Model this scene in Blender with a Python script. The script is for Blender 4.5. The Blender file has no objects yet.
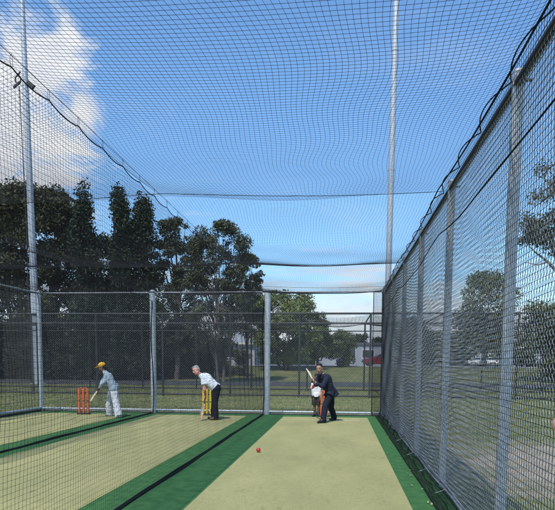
import bpy, math, random
import numpy as np
from mathutils import Vector, Matrix, noise as mnoise

R_ = math.radians
rng = np.random.default_rng(7)
random.seed(7)
scene = bpy.context.scene
COL = scene.collection

# ------------------------------------------------------------------ camera geometry
FPX, EYE, YAW, PITCH, ROLL, CX, CY = 600.0, 1.5, .1034, .0956, .007, 277.5, 420.7


def _basis():
    c, s = math.cos(YAW), math.sin(YAW)
    R = np.array([c, s, 0.0]); F = np.array([-s, c, 0.0]); U = np.array([0, 0, 1.0])
    c, s = math.cos(PITCH), math.sin(PITCH)
    F, U = F * c - U * s, U * c + F * s
    c, s = math.cos(ROLL), math.sin(ROLL)
    R, U = R * c + U * s, U * c - R * s
    return R, F, U


BR, BF, BU = _basis()
EYEV = np.array([0, 0, EYE])


def ray(x, y):
    return BF + BR * (x - CX) / FPX + BU * (CY - y) / FPX


def onY(x, y, Y):
    """survey: the point seen at photo position x, y standing at distance Y"""
    d = ray(x, y)
    return EYEV + d * Y / d[1]


def gz(Y):
    t = min(max((Y - 52.0) / 16.0, 0.0), 1.0)
    return 1.2 * t * t * (3 - 2 * t)


cam_d = bpy.data.cameras.new('camera')
cam = bpy.data.objects.new('camera', cam_d)
COL.objects.link(cam)
cam.matrix_world = Matrix(((BR[0], BU[0], -BF[0], 0), (BR[1], BU[1], -BF[1], 0), (BR[2], BU[2], -BF[2], EYE), (0, 0, 0, 1)))
cam_d.sensor_width = 36.0
cam_d.lens = FPX / 555 * 36
cam_d.shift_y = (CY - 255) / 555
cam_d.clip_start = .05
cam_d.clip_end = 3000
scene.camera = cam

# ------------------------------------------------------------------ materials
MATS = {}


def nt(m):
    m.use_nodes = True
    n = m.node_tree
    return n, n.nodes['Principled BSDF']


def mat(name, col, rough=.7, col2=None, scale=8.0, detail=4.0, bump=0.0, bscale=None, metal=0.0, spec=.5, island=None, contrast=(.35, .65), stretch=None):
    if name in MATS:
        return MATS[name]
    m = bpy.data.materials.new(name)
    n, b = nt(m)
    b.inputs['Roughness'].default_value = rough
    b.inputs['Metallic'].default_value = metal
    b.inputs['Specular IOR Level'].default_value = spec
    if col2 is None:
        col2 = tuple(c * .8 for c in col)
    tc = n.nodes.new('ShaderNodeTexCoord')
    mp = n.nodes.new('ShaderNodeMapping')
    if stretch:
        mp.inputs['Scale'].default_value = stretch
    n.links.new(tc.outputs['Object'], mp.inputs['Vector'])
    no = n.nodes.new('ShaderNodeTexNoise')
    no.inputs['Scale'].default_value = scale
    no.inputs['Detail'].default_value = detail
    n.links.new(mp.outputs[0], no.inputs['Vector'])
    rp = n.nodes.new('ShaderNodeValToRGB')
    rp.color_ramp.elements[0].position, rp.color_ramp.elements[1].position = contrast
    rp.color_ramp.elements[0].color = (*col2, 1)
    rp.color_ramp.elements[1].color = (*col, 1)
    n.links.new(no.outputs['Fac'], rp.inputs['Fac'])
    out = rp.outputs['Color']
    if island:
        ge = n.nodes.new('ShaderNodeNewGeometry')
        mx = n.nodes.new('ShaderNodeMix'); mx.data_type = 'RGBA'
        mx.inputs['B'].default_value = (*island, 1)
        n.links.new(out, mx.inputs['A'])
        mr = n.nodes.new('ShaderNodeMath'); mr.operation = 'MULTIPLY'; mr.inputs[1].default_value = .75
        n.links.new(ge.outputs['Random Per Island'], mr.inputs[0])
        n.links.new(mr.outputs[0], mx.inputs['Factor'])
        out = mx.outputs['Result']
    n.links.new(out, b.inputs['Base Color'])
    if bump:
        no2 = n.nodes.new('ShaderNodeTexNoise')
        no2.inputs['Scale'].default_value = bscale or scale * 4
        no2.inputs['Detail'].default_value = 3
        n.links.new(mp.outputs[0], no2.inputs['Vector'])
        bp = n.nodes.new('ShaderNodeBump')
        bp.inputs['Strength'].default_value = bump
        bp.inputs['Distance'].default_value = .02
        n.links.new(no2.outputs['Fac'], bp.inputs['Height'])
        n.links.new(bp.outputs['Normal'], b.inputs['Normal'])
    MATS[name] = m
    return m


GALV = mat('galvanised_steel', (.54, .57, .60), .45, (.33, .36, .39), 16, 7, metal=.3, bump=.15, contrast=(.3, .7))
GALV_WIRE = mat('galvanised_wire', (.62, .64, .65), .5, (.50, .52, .53), 9, metal=.05)
GALV_DULL = mat('dull_galvanised_wire', (.20, .22, .24), .6, (.14, .16, .17), 9, metal=.2)
DARK_STEEL = mat('dark_steel', (.035, .037, .04), .6, (.02, .02, .022), 12)
NET = mat('black_twine', (.010, .010, .012), .85, (.006, .006, .008), 20, spec=.2)
ROPE = mat('black_rope', (.012, .012, .014), .8, (.006, .006, .007), 40, spec=.2, bump=.4)
CABLE = mat('cable_steel', (.05, .05, .055), .5, (.03, .03, .03), 30)
WOOD = mat('willow', (.62, .50, .31), .5, (.5, .38, .22), 6, stretch=(8, 8, 1))
WOOD_PALE = mat('pale_willow', (.78, .72, .52), .45, (.7, .62, .42), 6, stretch=(8, 8, 1))
WOOD_BROWN = mat('oiled_willow', (.34, .24, .12), .5, (.24, .16, .08), 6, stretch=(8, 8, 1))
GRIP = mat('rubber_grip', (.03, .03, .035), .8)
GRIP_RED = mat('red_rubber_grip', (.55, .05, .04), .7)
WHITE_PAINT = mat('white_paint', (.78, .78, .76), .5, (.7, .7, .68), 3)
BLACK = mat('black_plastic', (.02, .02, .022), .5)
GLASS = mat('window_glass', (.03, .04, .05), .08, (.02, .03, .035), 1, spec=.8)
RUBBER = mat('tyre_rubber', (.02, .02, .02), .85)

# ------------------------------------------------------------------ mesh helpers


class MB:
    def __init__(s):
        s.v = []; s.f = []; s.n = 0

    def add(s, v, f):
        v = np.asarray(v, float).reshape(-1, 3)
        s.v.append(v)
        o = s.n
        s.f += [tuple(int(i) + o for i in q) for q in f]
        s.n += len(v)
        return s

    def box(s, c, size, M=None):
        x, y, z = (d / 2 for d in size)
        v = np.array([(a * x, b * y, d * z) for a in (-1, 1) for b in (-1, 1) for d in (-1, 1)])
        if M is not None:
            v = v @ np.asarray(M).T
        v = v + np.asarray(c, float)
        return s.add(v, [(0, 1, 3, 2), (4, 6, 7, 5), (0, 4, 5, 1), (2, 3, 7, 6), (0, 2, 6, 4), (1, 5, 7, 3)])

    def tube(s, pts, r, n=8, caps=True, round_ends=False, sq=(1, 1)):
        P = np.asarray(pts, float)
        k = len(P)
        r = np.full(k, r, float) if np.isscalar(r) else np.asarray(r, float)
        T = np.gradient(P, axis=0)
        T /= np.linalg.norm(T, axis=1)[:, None] + 1e-12
        if round_ends:
            a, b = P[0], P[-1]
            ang = np.array([80, 50, 20]) * math.pi / 180
            hp = [a - T[0] * r[0] * math.sin(t) for t in ang]
            tp = [b + T[-1] * r[-1] * math.sin(t) for t in ang[::-1]]
            r = np.concatenate([r[0] * np.cos(ang), r, r[-1] * np.cos(ang[::-1])])
            P = np.concatenate([hp, P, tp]); T = np.concatenate([[T[0]] * 3, T, [T[-1]] * 3]); k = len(P)
        ref = np.array([0, 0, 1.0]) if abs(T[0][2]) < .9 else np.array([1.0, 0, 0])
        rings = []
        A = np.cross(T[0], ref); A /= np.linalg.norm(A)
        for i in range(k):
            A = A - T[i] * (A @ T[i]); A /= np.linalg.norm(A) + 1e-12
            B = np.cross(T[i], A)
            rings.append([P[i] + r[i] * (math.cos(2 * math.pi * j / n) * A * sq[0] + math.sin(2 * math.pi * j / n) * B * sq[1]) for j in range(n)])
        f = [(i * n + j, i * n + (j + 1) % n, (i + 1) * n + (j + 1) % n, (i + 1) * n + j) for i in range(k - 1) for j in range(n)]
        if caps:
            f += [tuple(range(n))[::-1], tuple((k - 1) * n + j for j in range(n))]
        return s.add(np.array(rings).reshape(-1, 3), f)

    def ell(s, c, rad, M=None, n=16, m=10):
        v = [(0, 0, -1)]
        for i in range(1, m):
            t = math.pi * i / m
            for j in range(n):
                p = 2 * math.pi * j / n
                v.append((math.sin(t) * math.cos(p), math.sin(t) * math.sin(p), -math.cos(t)))
        v.append((0, 0, 1))
        v = np.array(v) * np.asarray(rad, float)
        if M is not None:
            v = v @ np.asarray(M, float).T
        f = [(0, 1 + (j + 1) % n, 1 + j) for j in range(n)]
        for i in range(m - 2):
            a = 1 + i * n
            f += [(a + j, a + (j + 1) % n, a + n + (j + 1) % n, a + n + j) for j in range(n)]
        a = 1 + (m - 2) * n
        f += [(a + j, a + (j + 1) % n, len(v) - 1) for j in range(n)]
        return s.add(v + np.asarray(c, float), f)

    def mesh(s, name):
        me = bpy.data.meshes.new(name)
        me.from_pydata(np.concatenate(s.v).tolist(), [], s.f)
        me.validate()
        return me

    def build(s, name, material, parent=None, smooth=True, off=None):
        if off is not None:
            s.v = [q - np.asarray(off, float) for q in s.v]
        me = s.mesh(name)
        return put(name, me, material, parent, smooth)


def put(name, me, material, parent=None, smooth=True):
    o = bpy.data.objects.new(name, me)
    COL.objects.link(o)
    if material is not None and not me.materials:
        me.materials.append(material)
    if smooth and len(me.polygons):
        me.polygons.foreach_set('use_smooth', np.ones(len(me.polygons), bool))
        try:
            me.set_sharp_from_angle(angle=R_(40))
        except Exception:
            pass
    if parent is not None:
        o.parent = parent
    return o


def fast_mesh(name, V, Q):
    """big meshes: V (n,3), Q (m,k)"""
    V = np.asarray(V, np.float32); Q = np.asarray(Q, np.int32)
    me = bpy.data.meshes.new(name)
    me.vertices.add(len(V)); me.vertices.foreach_set('co', V.ravel())
    k = Q.shape[1]
    me.loops.add(Q.size); me.loops.foreach_set('vertex_index', Q.ravel())
    me.polygons.add(len(Q)); me.polygons.foreach_set('loop_start', np.arange(0, Q.size, k, dtype=np.int32))
    try:
        me.polygons.foreach_set('loop_total', np.full(len(Q), k, np.int32))
    except Exception:
        pass
    me.update(calc_edges=True)
    return me


def tag(o, label=None, cat=None, group=None, kind=None):
    if label: o['label'] = label
    if cat: o['category'] = cat
    if group: o['group'] = group
    if kind: o['kind'] = kind
    return o


def thing(name, loc, label, cat, group=None, rz=0.0):
    o = bpy.data.objects.new(name, None)
    o.empty_display_size = .2
    COL.objects.link(o)
    o.location = loc
    o.rotation_euler = (0, 0, rz)
    return tag(o, label, cat, group)


def threads(polys, r, a, b):
    """polys: (lines, nodes, 3) -> triangular twine; a, b unit offset vectors"""
    L, N, _ = polys.shape
    a = np.asarray(a, float); b = np.asarray(b, float)
    offs = np.array([a, -.5 * a + .87 * b, -.5 * a - .87 * b]) * r
    V = (polys[:, :, None, :] + offs[None, None]).reshape(-1, 3)
    base = (np.arange(L)[:, None] * N + np.arange(N - 1)[None]).ravel() * 3
    Q = []
    for j in range(3):
        k = (j + 1) % 3
        Q.append(np.stack([base + j, base + k, base + 3 + k, base + 3 + j], 1))
    return V, np.concatenate(Q)


def net_mesh(name, G, r, nrm):
    """G (nu, nv, 3): grid of knots; twine along both directions"""
    nrm = np.asarray(nrm, float)
    du = G[-1, 0] - G[0, 0]; du /= np.linalg.norm(du)
    dv = G[0, -1] - G[0, 0]; dv /= np.linalg.norm(dv)
    V1, Q1 = threads(G, r, nrm, du)
    V2, Q2 = threads(G.transpose(1, 0, 2), r, nrm, dv)
    return fast_mesh(name, np.concatenate([V1, V2]), np.concatenate([Q1, Q2 + len(V1)]))


def chain_mesh(name, org, du, dv, W, H, s, r, wob=0.0):
    """chain-link: two families of slanted wires on the rectangle org + u du + v dv"""
    org, du, dv = (np.asarray(q, float) for q in (org, du, dv))
    nrm = np.cross(du, dv)
    Vs, Qs, n = [], [], 0
    for sg in (1, -1):
        lines = []
        st = s * math.sqrt(2)
        for c in np.arange(-H if sg > 0 else 0, W if sg > 0 else W + H, st):
            # u = c + sg v
            v0, v1 = 0.0, H
            if sg > 0:
                v0 = max(0, -c); v1 = min(H, W - c)
            else:
                v0 = max(0, c - W); v1 = min(H, c)
            if v1 - v0 < .03:
                continue
            t = np.linspace(v0, v1, 9)
            u = c + sg * t
            lines.append(org + u[:, None] * du + t[:, None] * dv + nrm * (sg * r * .9 + wob * np.sin(u * 1.3 + 2 * np.sin(t * 1.7))[:, None] * np.sin(np.pi * t / H)[:, None]))
        V, Q = threads(np.array(lines), r, nrm, (du - sg * dv) / math.sqrt(2))
        Vs.append(V); Qs.append(Q + n); n += len(V)
    return fast_mesh(name, np.concatenate(Vs), np.concatenate(Qs))


def wav(seed, k=6, lo=.5, hi=2.5):
    """smooth random 2-D function"""
    g = np.random.default_rng(seed)
    fr = g.uniform(lo, hi, (k, 2)) * g.choice([-1, 1], (k, 2)); ph = g.uniform(0, 6.28, k); am = g.uniform(.4, 1, k)
    am /= am.sum()
    return lambda x, y: sum(am[i] * np.sin(fr[i, 0] * x + fr[i, 1] * y + ph[i]) for i in range(k))


# ------------------------------------------------------------------ world, sun
SUN_EL, SUN_AZ = 57.0, -164.0        # azimuth clockwise from +Y: the sun stands to the left, a little behind
sd = Vector((math.sin(R_(SUN_AZ)) * math.cos(R_(SUN_EL)), math.cos(R_(SUN_AZ)) * math.cos(R_(SUN_EL)), math.sin(R_(SUN_EL))))
sun_d = bpy.data.lights.new('sun', 'SUN')
sun = bpy.data.objects.new('sun', sun_d)
COL.objects.link(sun)
sun.rotation_euler = (-sd).to_track_quat('-Z', 'Y').to_euler()
sun_d.energy = 3.2
sun_d.angle = R_(.5)
sun_d.color = (1.0, .95, .87)

world = bpy.data.worlds.new('World')
scene.world = world
world.use_nodes = True
wn = world.node_tree
bg = wn.nodes['Background']
sky = wn.nodes.new('ShaderNodeTexSky')
sky.sky_type = 'NISHITA'
sky.sun_disc = False
sky.sun_elevation = R_(SUN_EL)
sky.sun_rotation = R_(SUN_AZ)
sky.air_density = 1.0
sky.dust_density = .35
sky.ozone_density = 3.0
SKY_STR = .15


def wnode(t, **kw):
    q = wn.nodes.new(t)
    for k, v in kw.items():
        setattr(q, k, v)
    return q


def wmath(op, a, b=None, c=None, clamp=False):
    q = wnode('ShaderNodeMath', operation=op, use_clamp=clamp)
    for i, x in enumerate((a, b, c)):
        if x is None: continue
        if isinstance(x, (int, float)): q.inputs[i].default_value = x
        else: wn.links.new(x, q.inputs[i])
    return q.outputs[0]


wtc = wnode('ShaderNodeTexCoord')
wdir = wtc.outputs['Generated']


def wdot(v):
    q = wnode('ShaderNodeVectorMath', operation='DOT_PRODUCT')
    wn.links.new(wdir, q.inputs[0]); q.inputs[1].default_value = v
    return q.outputs['Value']


def wnoise(scale, detail, rough, stretch=(1, 1, 1), loc=(0, 0, 0), dist=0.0):
    mp = wnode('ShaderNodeMapping'); mp.inputs['Scale'].default_value = stretch; mp.inputs['Location'].default_value = loc
    wn.links.new(wdir, mp.inputs['Vector'])
    q = wnode('ShaderNodeTexNoise'); q.inputs['Scale'].default_value = scale; q.inputs['Detail'].default_value = detail; q.inputs['Roughness'].default_value = rough
    q.inputs['Distortion'].default_value = dist
    wn.links.new(mp.outputs[0], q.inputs['Vector'])
    return q.outputs['Fac']


def wstep(x, lo, hi):
    q = wnode('ShaderNodeMapRange', interpolation_type='SMOOTHSTEP')
    wn.links.new(x, q.inputs['Value']); q.inputs['From Min'].default_value = lo; q.inputs['From Max'].default_value = hi
    return q.outputs['Result']


def blob(x, y, deg):
    """0..1 closeness of the sky direction to a cloud's heart"""
    d = ray(x, y); d = d / np.linalg.norm(d)
    return wmath('MULTIPLY', wmath('SUBTRACT', 1.0, wmath('DIVIDE', wmath('ARCCOSINE', wmath('MINIMUM', wdot(tuple(d)), 1.0)), R_(deg))), 1.0)


cl = blob(6, 122, 8.2)
for q in (blob(52, 86, 4.2), blob(-60, 110, 8), blob(76, 112, 3.4), blob(40, 152, 5.0)):
    cl = wmath('MAXIMUM', cl, q)
n1 = wnoise(9, 8, .62, (1, 1, 1.5), (3.1, .2, .7), .5)
puff = wmath('ADD', wmath('MULTIPLY', wmath('MAXIMUM', cl, -.6), .75), wmath('MULTIPLY', wmath('SUBTRACT', n1, .5), 2.5))
m1 = wstep(puff, .02, .5)
# low veil of cloud near the horizon
sep = wnode('ShaderNodeSeparateXYZ'); wn.links.new(wdir, sep.inputs[0])
zz = sep.outputs['Z']
n2 = wnoise(5, 6, .6, (1, 1, 7), (1.7, 4.0, .3), .3)
low = wmath('ADD', wmath('MULTIPLY', wmath('SUBTRACT', n2, .5), 1.6), wmath('SUBTRACT', .80, wmath('MULTIPLY', zz, 4.6)))
m2 = wmath('MULTIPLY', wstep(low, .0, .5), .85)
n3 = wnoise(4, 7, .65, (1, 1, 5), (7.7, 1.0, 2.3), .8)
m3 = wmath('MULTIPLY', wstep(n3, .52, .78), .10)
mask = wmath('MAXIMUM', wmath('MAXIMUM', m1, m2), m3)
shade = wnoise(7, 5, .6, (1, 1, 2.5), (.4, 8, 2))
cr = wnode('ShaderNodeValToRGB')
cr.color_ramp.elements[0].position = .3; cr.color_ramp.elements[1].position = .62
cr.color_ramp.elements[0].color = (.66, .72, .84, 1); cr.color_ramp.elements[1].color = (.93, .95, .97, 1)
wn.links.new(shade, cr.inputs['Fac'])
cs = wnode('ShaderNodeVectorMath', operation='SCALE'); wn.links.new(cr.outputs['Color'], cs.inputs[0]); cs.inputs['Scale'].default_value = .70 / SKY_STR
mx = wnode('ShaderNodeMix', data_type='RGBA')
wn.links.new(mask, mx.inputs['Factor'])
tint = wnode('ShaderNodeMix', data_type='RGBA', blend_type='MULTIPLY'); tint.inputs['Factor'].default_value = 1.0
wn.links.new(sky.outputs['Color'], tint.inputs['A']); tint.inputs['B'].default_value = (.74, .95, 1.06, 1)
wn.links.new(tint.outputs['Result'], mx.inputs['A'])
wn.links.new(cs.outputs['Vector'], mx.inputs['B'])
wn.links.new(mx.outputs['Result'], bg.inputs['Color'])
bg.inputs['Strength'].default_value = SKY_STR

scene.view_settings.view_transform = 'Standard'
try:
    scene.view_settings.look = 'None'
except Exception:
    pass
scene.view_settings.exposure = 0.58
scene.view_settings.gamma = 1.0
scene.view_settings.use_curve_mapping = False
scene.cycles.use_denoising = True
scene.cycles.max_bounces = 6
scene.cycles.sample_clamp_indirect = 4

# ------------------------------------------------------------------ lane layout (metres)
XL, X12, X23, XR, YB, HF = -9.03, -5.52, -2.226, 1.212, 17.40, 3.56
YN = .9             # near end of the dividers
YR = 2.9            # near end of the right side

# ------------------------------------------------------------------ ground
def ground_material():
    m = bpy.data.materials.new('grass_ground')
    n, b = nt(m)
    L = n.links.new
    tc = n.nodes.new('ShaderNodeTexCoord')

    def noi(sc, det, ro=.55):
        q = n.nodes.new('ShaderNodeTexNoise'); q.inputs['Scale'].default_value = sc; q.inputs['Detail'].default_value = det; q.inputs['Roughness'].default_value = ro
        L(tc.outputs['Object'], q.inputs['Vector']); return q.outputs['Fac']

    def ramp(x, a, b_, c0, c1):
        q = n.nodes.new('ShaderNodeValToRGB'); q.color_ramp.elements[0].position = a; q.color_ramp.elements[1].position = b_
        q.color_ramp.elements[0].color = (*c0, 1); q.color_ramp.elements[1].color = (*c1, 1); L(x, q.inputs['Fac']); return q.outputs['Color']

    def mix(f, a, c):
        q = n.nodes.new('ShaderNodeMix'); q.data_type = 'RGBA'; L(f, q.inputs['Factor']); L(a, q.inputs['A']); L(c, q.inputs['B']); return q.outputs['Result']
    g = ramp(noi(1.1, 8, .7), .35, .68, (.068, .092, .028), (.165, .172, .068))
    dry = ramp(noi(9, 5), .3, .7, (.24, .21, .105), (.16, .15, .07))
    g = mix(ramp(noi(.45, 6, .65), .48, .66, (0, 0, 0), (.85, .85, .85)), g, dry)
    dirt = ramp(noi(6, 6, .7), .3, .7, (.30, .235, .19), (.43, .35, .30))
    sx = n.nodes.new('ShaderNodeSeparateXYZ'); L(tc.outputs['Object'], sx.inputs[0])

    def mth(op, a, c):
        q = n.nodes.new('ShaderNodeMath'); q.operation = op; q.use_clamp = False
        for i, x in enumerate((a, c)):
            if isinstance(x, (int, float)): q.inputs[i].default_value = x
            else: L(x, q.inputs[i])
        return q.outputs[0]
    # worn earth patch outside the right side net
    dx = mth('DIVIDE', mth('SUBTRACT', sx.outputs['X'], 3.6), 2.3)
    dy = mth('DIVIDE', mth('SUBTRACT', sx.outputs['Y'], 9.0), 3.6)
    rr = mth('ADD', mth('MULTIPLY', dx, dx), mth('MULTIPLY', dy, dy))
    k = mth('ADD', mth('SUBTRACT', 1.0, rr), mth('MULTIPLY', mth('SUBTRACT', noi(1.3, 6, .7), .5), 2.6))
    g = mix(ramp(k, .1, .9, (0, 0, 0), (.72, .72, .72)), g, dirt)
    L(g, b.inputs['Base Color'])
    b.inputs['Roughness'].default_value = .9
    b.inputs['Specular IOR Level'].default_value = .15
    bp = n.nodes.new('ShaderNodeBump'); bp.inputs['Strength'].default_value = .7; bp.inputs['Distance'].default_value = .05
    L(noi(22, 4), bp.inputs['Height']); L(bp.outputs['Normal'], b.inputs['Normal'])
    return m


ys = np.concatenate([np.arange(-60, 50, 5.0), np.arange(50, 72, 1.0), np.arange(75, 200, 25), np.array([300, 500, 900])])
xs = np.concatenate([[-900, -400, -150], np.arange(-80, 81, 8.0), [150, 400, 900]])
gv = np.array([(x, y, gz(y)) for y in ys for x in xs])
nx = len(xs)
gf = [(j * nx + i, j * nx + i + 1, (j + 1) * nx + i + 1, (j + 1) * nx + i) for j in range(len(ys) - 1) for i in range(nx - 1)]
go = put('ground', fast_mesh('ground', gv, np.array(gf)), ground_material())
tag(go, kind='structure')


def sheet(name, x0, x1, y0, y1, z, m, ny=1, kind='structure'):
    yy = np.linspace(y0, y1, ny + 1)
    V = [(x, y, gz(y) + z) for y in yy for x in (x0, x1)]
    Q = [(2 * i, 2 * i + 1, 2 * i + 3, 2 * i + 2) for i in range(ny)]
    o = put(name, fast_mesh(name, V, np.array(Q)), m)
    return tag(o, kind=kind)


GREEN = mat('green_turf', (.058, .162, .056), .9, (.038, .118, .040), 7, 9, bump=.5, bscale=240, spec=.12)


def pitch_material():
    m = bpy.data.materials.new('beige_turf')
    n, b = nt(m)
    L = n.links.new
    tc = n.nodes.new('ShaderNodeTexCoord')

    def noi(sc, det, st=None):
        q = n.nodes.new('ShaderNodeTexNoise'); q.inputs['Scale'].default_value = sc; q.inputs['Detail'].default_value = det
        if st:
            mp = n.nodes.new('ShaderNodeMapping'); mp.inputs['Scale'].default_value = st; L(tc.outputs['Object'], mp.inputs['Vector']); L(mp.outputs[0], q.inputs['Vector'])
        else:
            L(tc.outputs['Object'], q.inputs['Vector'])
        return q.outputs['Fac']

    def ramp(x, a, b_, c0, c1):
        q = n.nodes.new('ShaderNodeValToRGB'); q.color_ramp.elements[0].position = a; q.color_ramp.elements[1].position = b_
        q.color_ramp.elements[0].color = (*c0, 1); q.color_ramp.elements[1].color = (*c1, 1); L(x, q.inputs['Fac']); return q.outputs['Color']
    c1 = ramp(noi(95, 3), .30, .70, (.225, .222, .094), (.46, .435, .232))
    c2 = ramp(noi(1.4, 6, (1, .35, 1)), .3, .72, (.80, .83, .78), (1.07, 1.04, 1.0))
    c3 = ramp(noi(14, 4), .3, .7, (.92, .93, .9), (1.05, 1.05, 1.05))
    c4 = ramp(noi(3.2, 7, (3.5, .9, 1)), .60, .74, (1, 1, 1), (.80, .82, .80))     # scuffs along the run of the ball
    vo = n.nodes.new('ShaderNodeTexVoronoi'); vo.inputs['Scale'].default_value = 3.1; L(tc.outputs['Object'], vo.inputs['Vector'])
    c5 = ramp(vo.outputs['Distance'], .03, .075, (.80, .78, .76), (1, 1, 1))         # ball marks
    out = c1
    for c in (c2, c3, c4, c5):
        q = n.nodes.new('ShaderNodeMix'); q.data_type = 'RGBA'; q.blend_type = 'MULTIPLY'; q.inputs['Factor'].default_value = 1
        L(out, q.inputs['A']); L(c, q.inputs['B']); out = q.outputs['Result']
    L(out, b.inputs['Base Color'])
    b.inputs['Roughness'].default_value = .9; b.inputs['Specular IOR Level'].default_value = .1
    bp = n.nodes.new('ShaderNodeBump'); bp.inputs['Strength'].default_value = .5; bp.inputs['Distance'].default_value = .01
    L(noi(260, 2), bp.inputs['Height']); L(bp.outputs['Normal'], b.inputs['Normal'])
    return m


BEIGE = pitch_material()
sheet('turf_surface', XL, XR + .02, -3, YB - .06, .006, GREEN, 20)
sheet('pitch', -1.565, .765, -3, 16.72, .010, BEIGE, 20)
sheet('pitch', -5.22, -2.62, -3, 16.72, .010, BEIGE, 20)
sheet('pitch', -8.86, -6.0, -3, 16.72, .010, BEIGE, 20)
CREASE = mat('crease_paint', (.50, .50, .34), .85, (.40, .41, .24), 30, contrast=(.3, .6))
sheet('crease_line', -1.56, .76, 15.62, 15.69, .014, CREASE)
sheet('crease_line', -5.2, -2.64, 15.62, 15.69, .014, CREASE)
ASPH = mat('asphalt', (.040, .042, .042), .9, (.030, .032, .031), 3, 6)
sheet('road', -150, 150, 39.0, 48.5, .02, ASPH)
CONC = mat('pale_concrete', (.42, .41, .39), .85, (.33, .32, .31), 2, 6)
sheet('footpath', -150, 150, 66.0, 68.4, .05, CONC, 3)
sheet('car_park', -150, 150, 68.6, 110, .03, mat('old_asphalt', (.13, .13, .135), .9, (.10, .10, .10), 1, 5), 4)

# grass blades
def grass(name, n, box, h, w, seed, cols, excl=None):
    g = np.random.default_rng(seed)
    x0, x1, y0, y1 = box
    x = g.uniform(x0, x1, n); y = y0 + (y1 - y0) * g.uniform(0, 1, n) ** 1.4
    if excl is not None:
        k = excl(x, y); x, y = x[k], y[k]
    # clumpy height
    f = wav(seed, 8, .8, 5)
    hh = h * g.uniform(.4, 1.1, len(x)) * (1 + .6 * f(x, y))
    a = g.uniform(0, 6.28, len(x)); le = g.uniform(0, .8, len(x)) * hh; la = g.uniform(0, 6.28, len(x))
    z = np.array([gz(q) for q in y])
    wx, wy = np.cos(a) * w / 2, np.sin(a) * w / 2
    V = np.stack([np.stack([x - wx, y - wy, z], 1), np.stack([x + wx, y + wy, z], 1),
                  np.stack([x + le * np.cos(la), y + le * np.sin(la), z + hh], 1)], 1).reshape(-1, 3)
    o = put(name, fast_mesh(name, V, np.arange(len(V)).reshape(-1, 3)), cols, smooth=False)
    return tag(o, kind='stuff')


GRASS_M = mat('grass_blades', (.17, .20, .062), .8, (.29, .26, .115), .7, 5, island=(.12, .16, .045), spec=.2)
o = grass('grass', 90000, (-26, 14, 17.75, 38), .075, .022, 3, GRASS_M)
tag(o, 'short patchy grass growing behind the back fence', 'grass')


def outside(x, y):
    dx = (x - 3.6) / 2.3; dy = (y - 9.0) / 3.6
    return (dx * dx + dy * dy) > .8 + .5 * np.sin(x * 5) * np.sin(y * 4)


o = grass('grass', 70000, (XR + .12, 13, 2.0, 17.6), .05, .012, 4, GRASS_M, outside)
tag(o, 'short worn grass growing outside the right side fence', 'grass')

# ------------------------------------------------------------------ fences
def post(par, x, y, h, r, base, name='post', m=GALV, n=14, lean=(0, 0)):
    b = MB().tube([(x - base[0], y - base[1], -.05), (x - base[0] + lean[0], y - base[1] + lean[1], h)], r, n)
    p = b.build(name, m, par)
    MB().ell((x - base[0] + lean[0], y - base[1] + lean[1], h), (r * 1.08, r * 1.08, r * .7), n=12, m=8).build('post_cap', m, p)
    for z in (.10, h - .06):        # rail clamps
        MB().tube([(x - base[0], y - base[1], z - .03), (x - base[0], y - base[1], z + .03)], r + .007, n).build('clamp', GALV, p)
        MB().tube([(x - base[0] + r, y - base[1] - .01, z), (x - base[0] + r + .05, y - base[1] - .01, z)], .012, 6).build('clamp_bolt', DARK_STEEL, p)
    return p


def rail(par, p, q, r, base, name, m=GALV, n=10, sag=0.0, k=2):
    p, q = np.asarray(p, float) - base, np.asarray(q, float) - base
    t = np.linspace(0, 1, k)
    pts = p + (q - p) * t[:, None]
    pts[:, 2] -= sag * 4 * t * (1 - t)
    return MB().tube(pts, r, n).build(name, m, par)


bf = np.array([(XL + XR) / 2, YB, 0.0])
back = thing('chain_link_fence', bf, 'long galvanised chain link fence closing the far end of the three lanes', 'fence')
for x, r in ((XL, .06), (X12, .085), (X23 + .11, .085), (XR, .06)):
    post(back, x, YB, HF, r, bf)
rail(back, (XL, YB - .02, HF - .03), (XR, YB - .02, HF - .03), .024, bf, 'top_rail')
rail(back, (XL + .06, YB - .03, .09), (XR - .06, YB - .03, .09), .034, bf, 'bottom_rail')
put('chain_mesh', chain_mesh('chain_mesh', (XL - bf[0], -.075, .06), (1, 0, 0), (0, 0, 1), XR - XL, HF - .08, .05, .0017), mat('weathered_wire', (.36, .39, .42), .55, (.27, .30, .33), 9, metal=.2), back)
MB().box((0, .10, .04), (XR - XL + .3, .10, .12)).build('kerb', mat('fence_kerb', (.40, .39, .35), .9, (.28, .27, .25), 5), back)

rf = np.array([XR + .04, (YR + YB) / 2, 0.0])
right = thing('chain_link_fence', rf, 'galvanised chain link fence running along the right of the nearest lane, black top rail', 'fence')
for y in (4.75, 7.4, 9.95, 12.45, 14.95):
    post(right, XR + .045, y, HF + .06, .043, rf, lean=(.0, 0))
rail(right, (XR + .04, YR, HF - .02), (XR + .04, YB - .05, HF - .02), .034, rf, 'top_rail', DARK_STEEL)
put('chain_mesh', chain_mesh('chain_mesh', (-.02, YR - rf[1], .06), (0, 1, 0), (0, 0, 1), YB - YR, HF - .08, .040, .0016, .008), GALV_WIRE, right)
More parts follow.
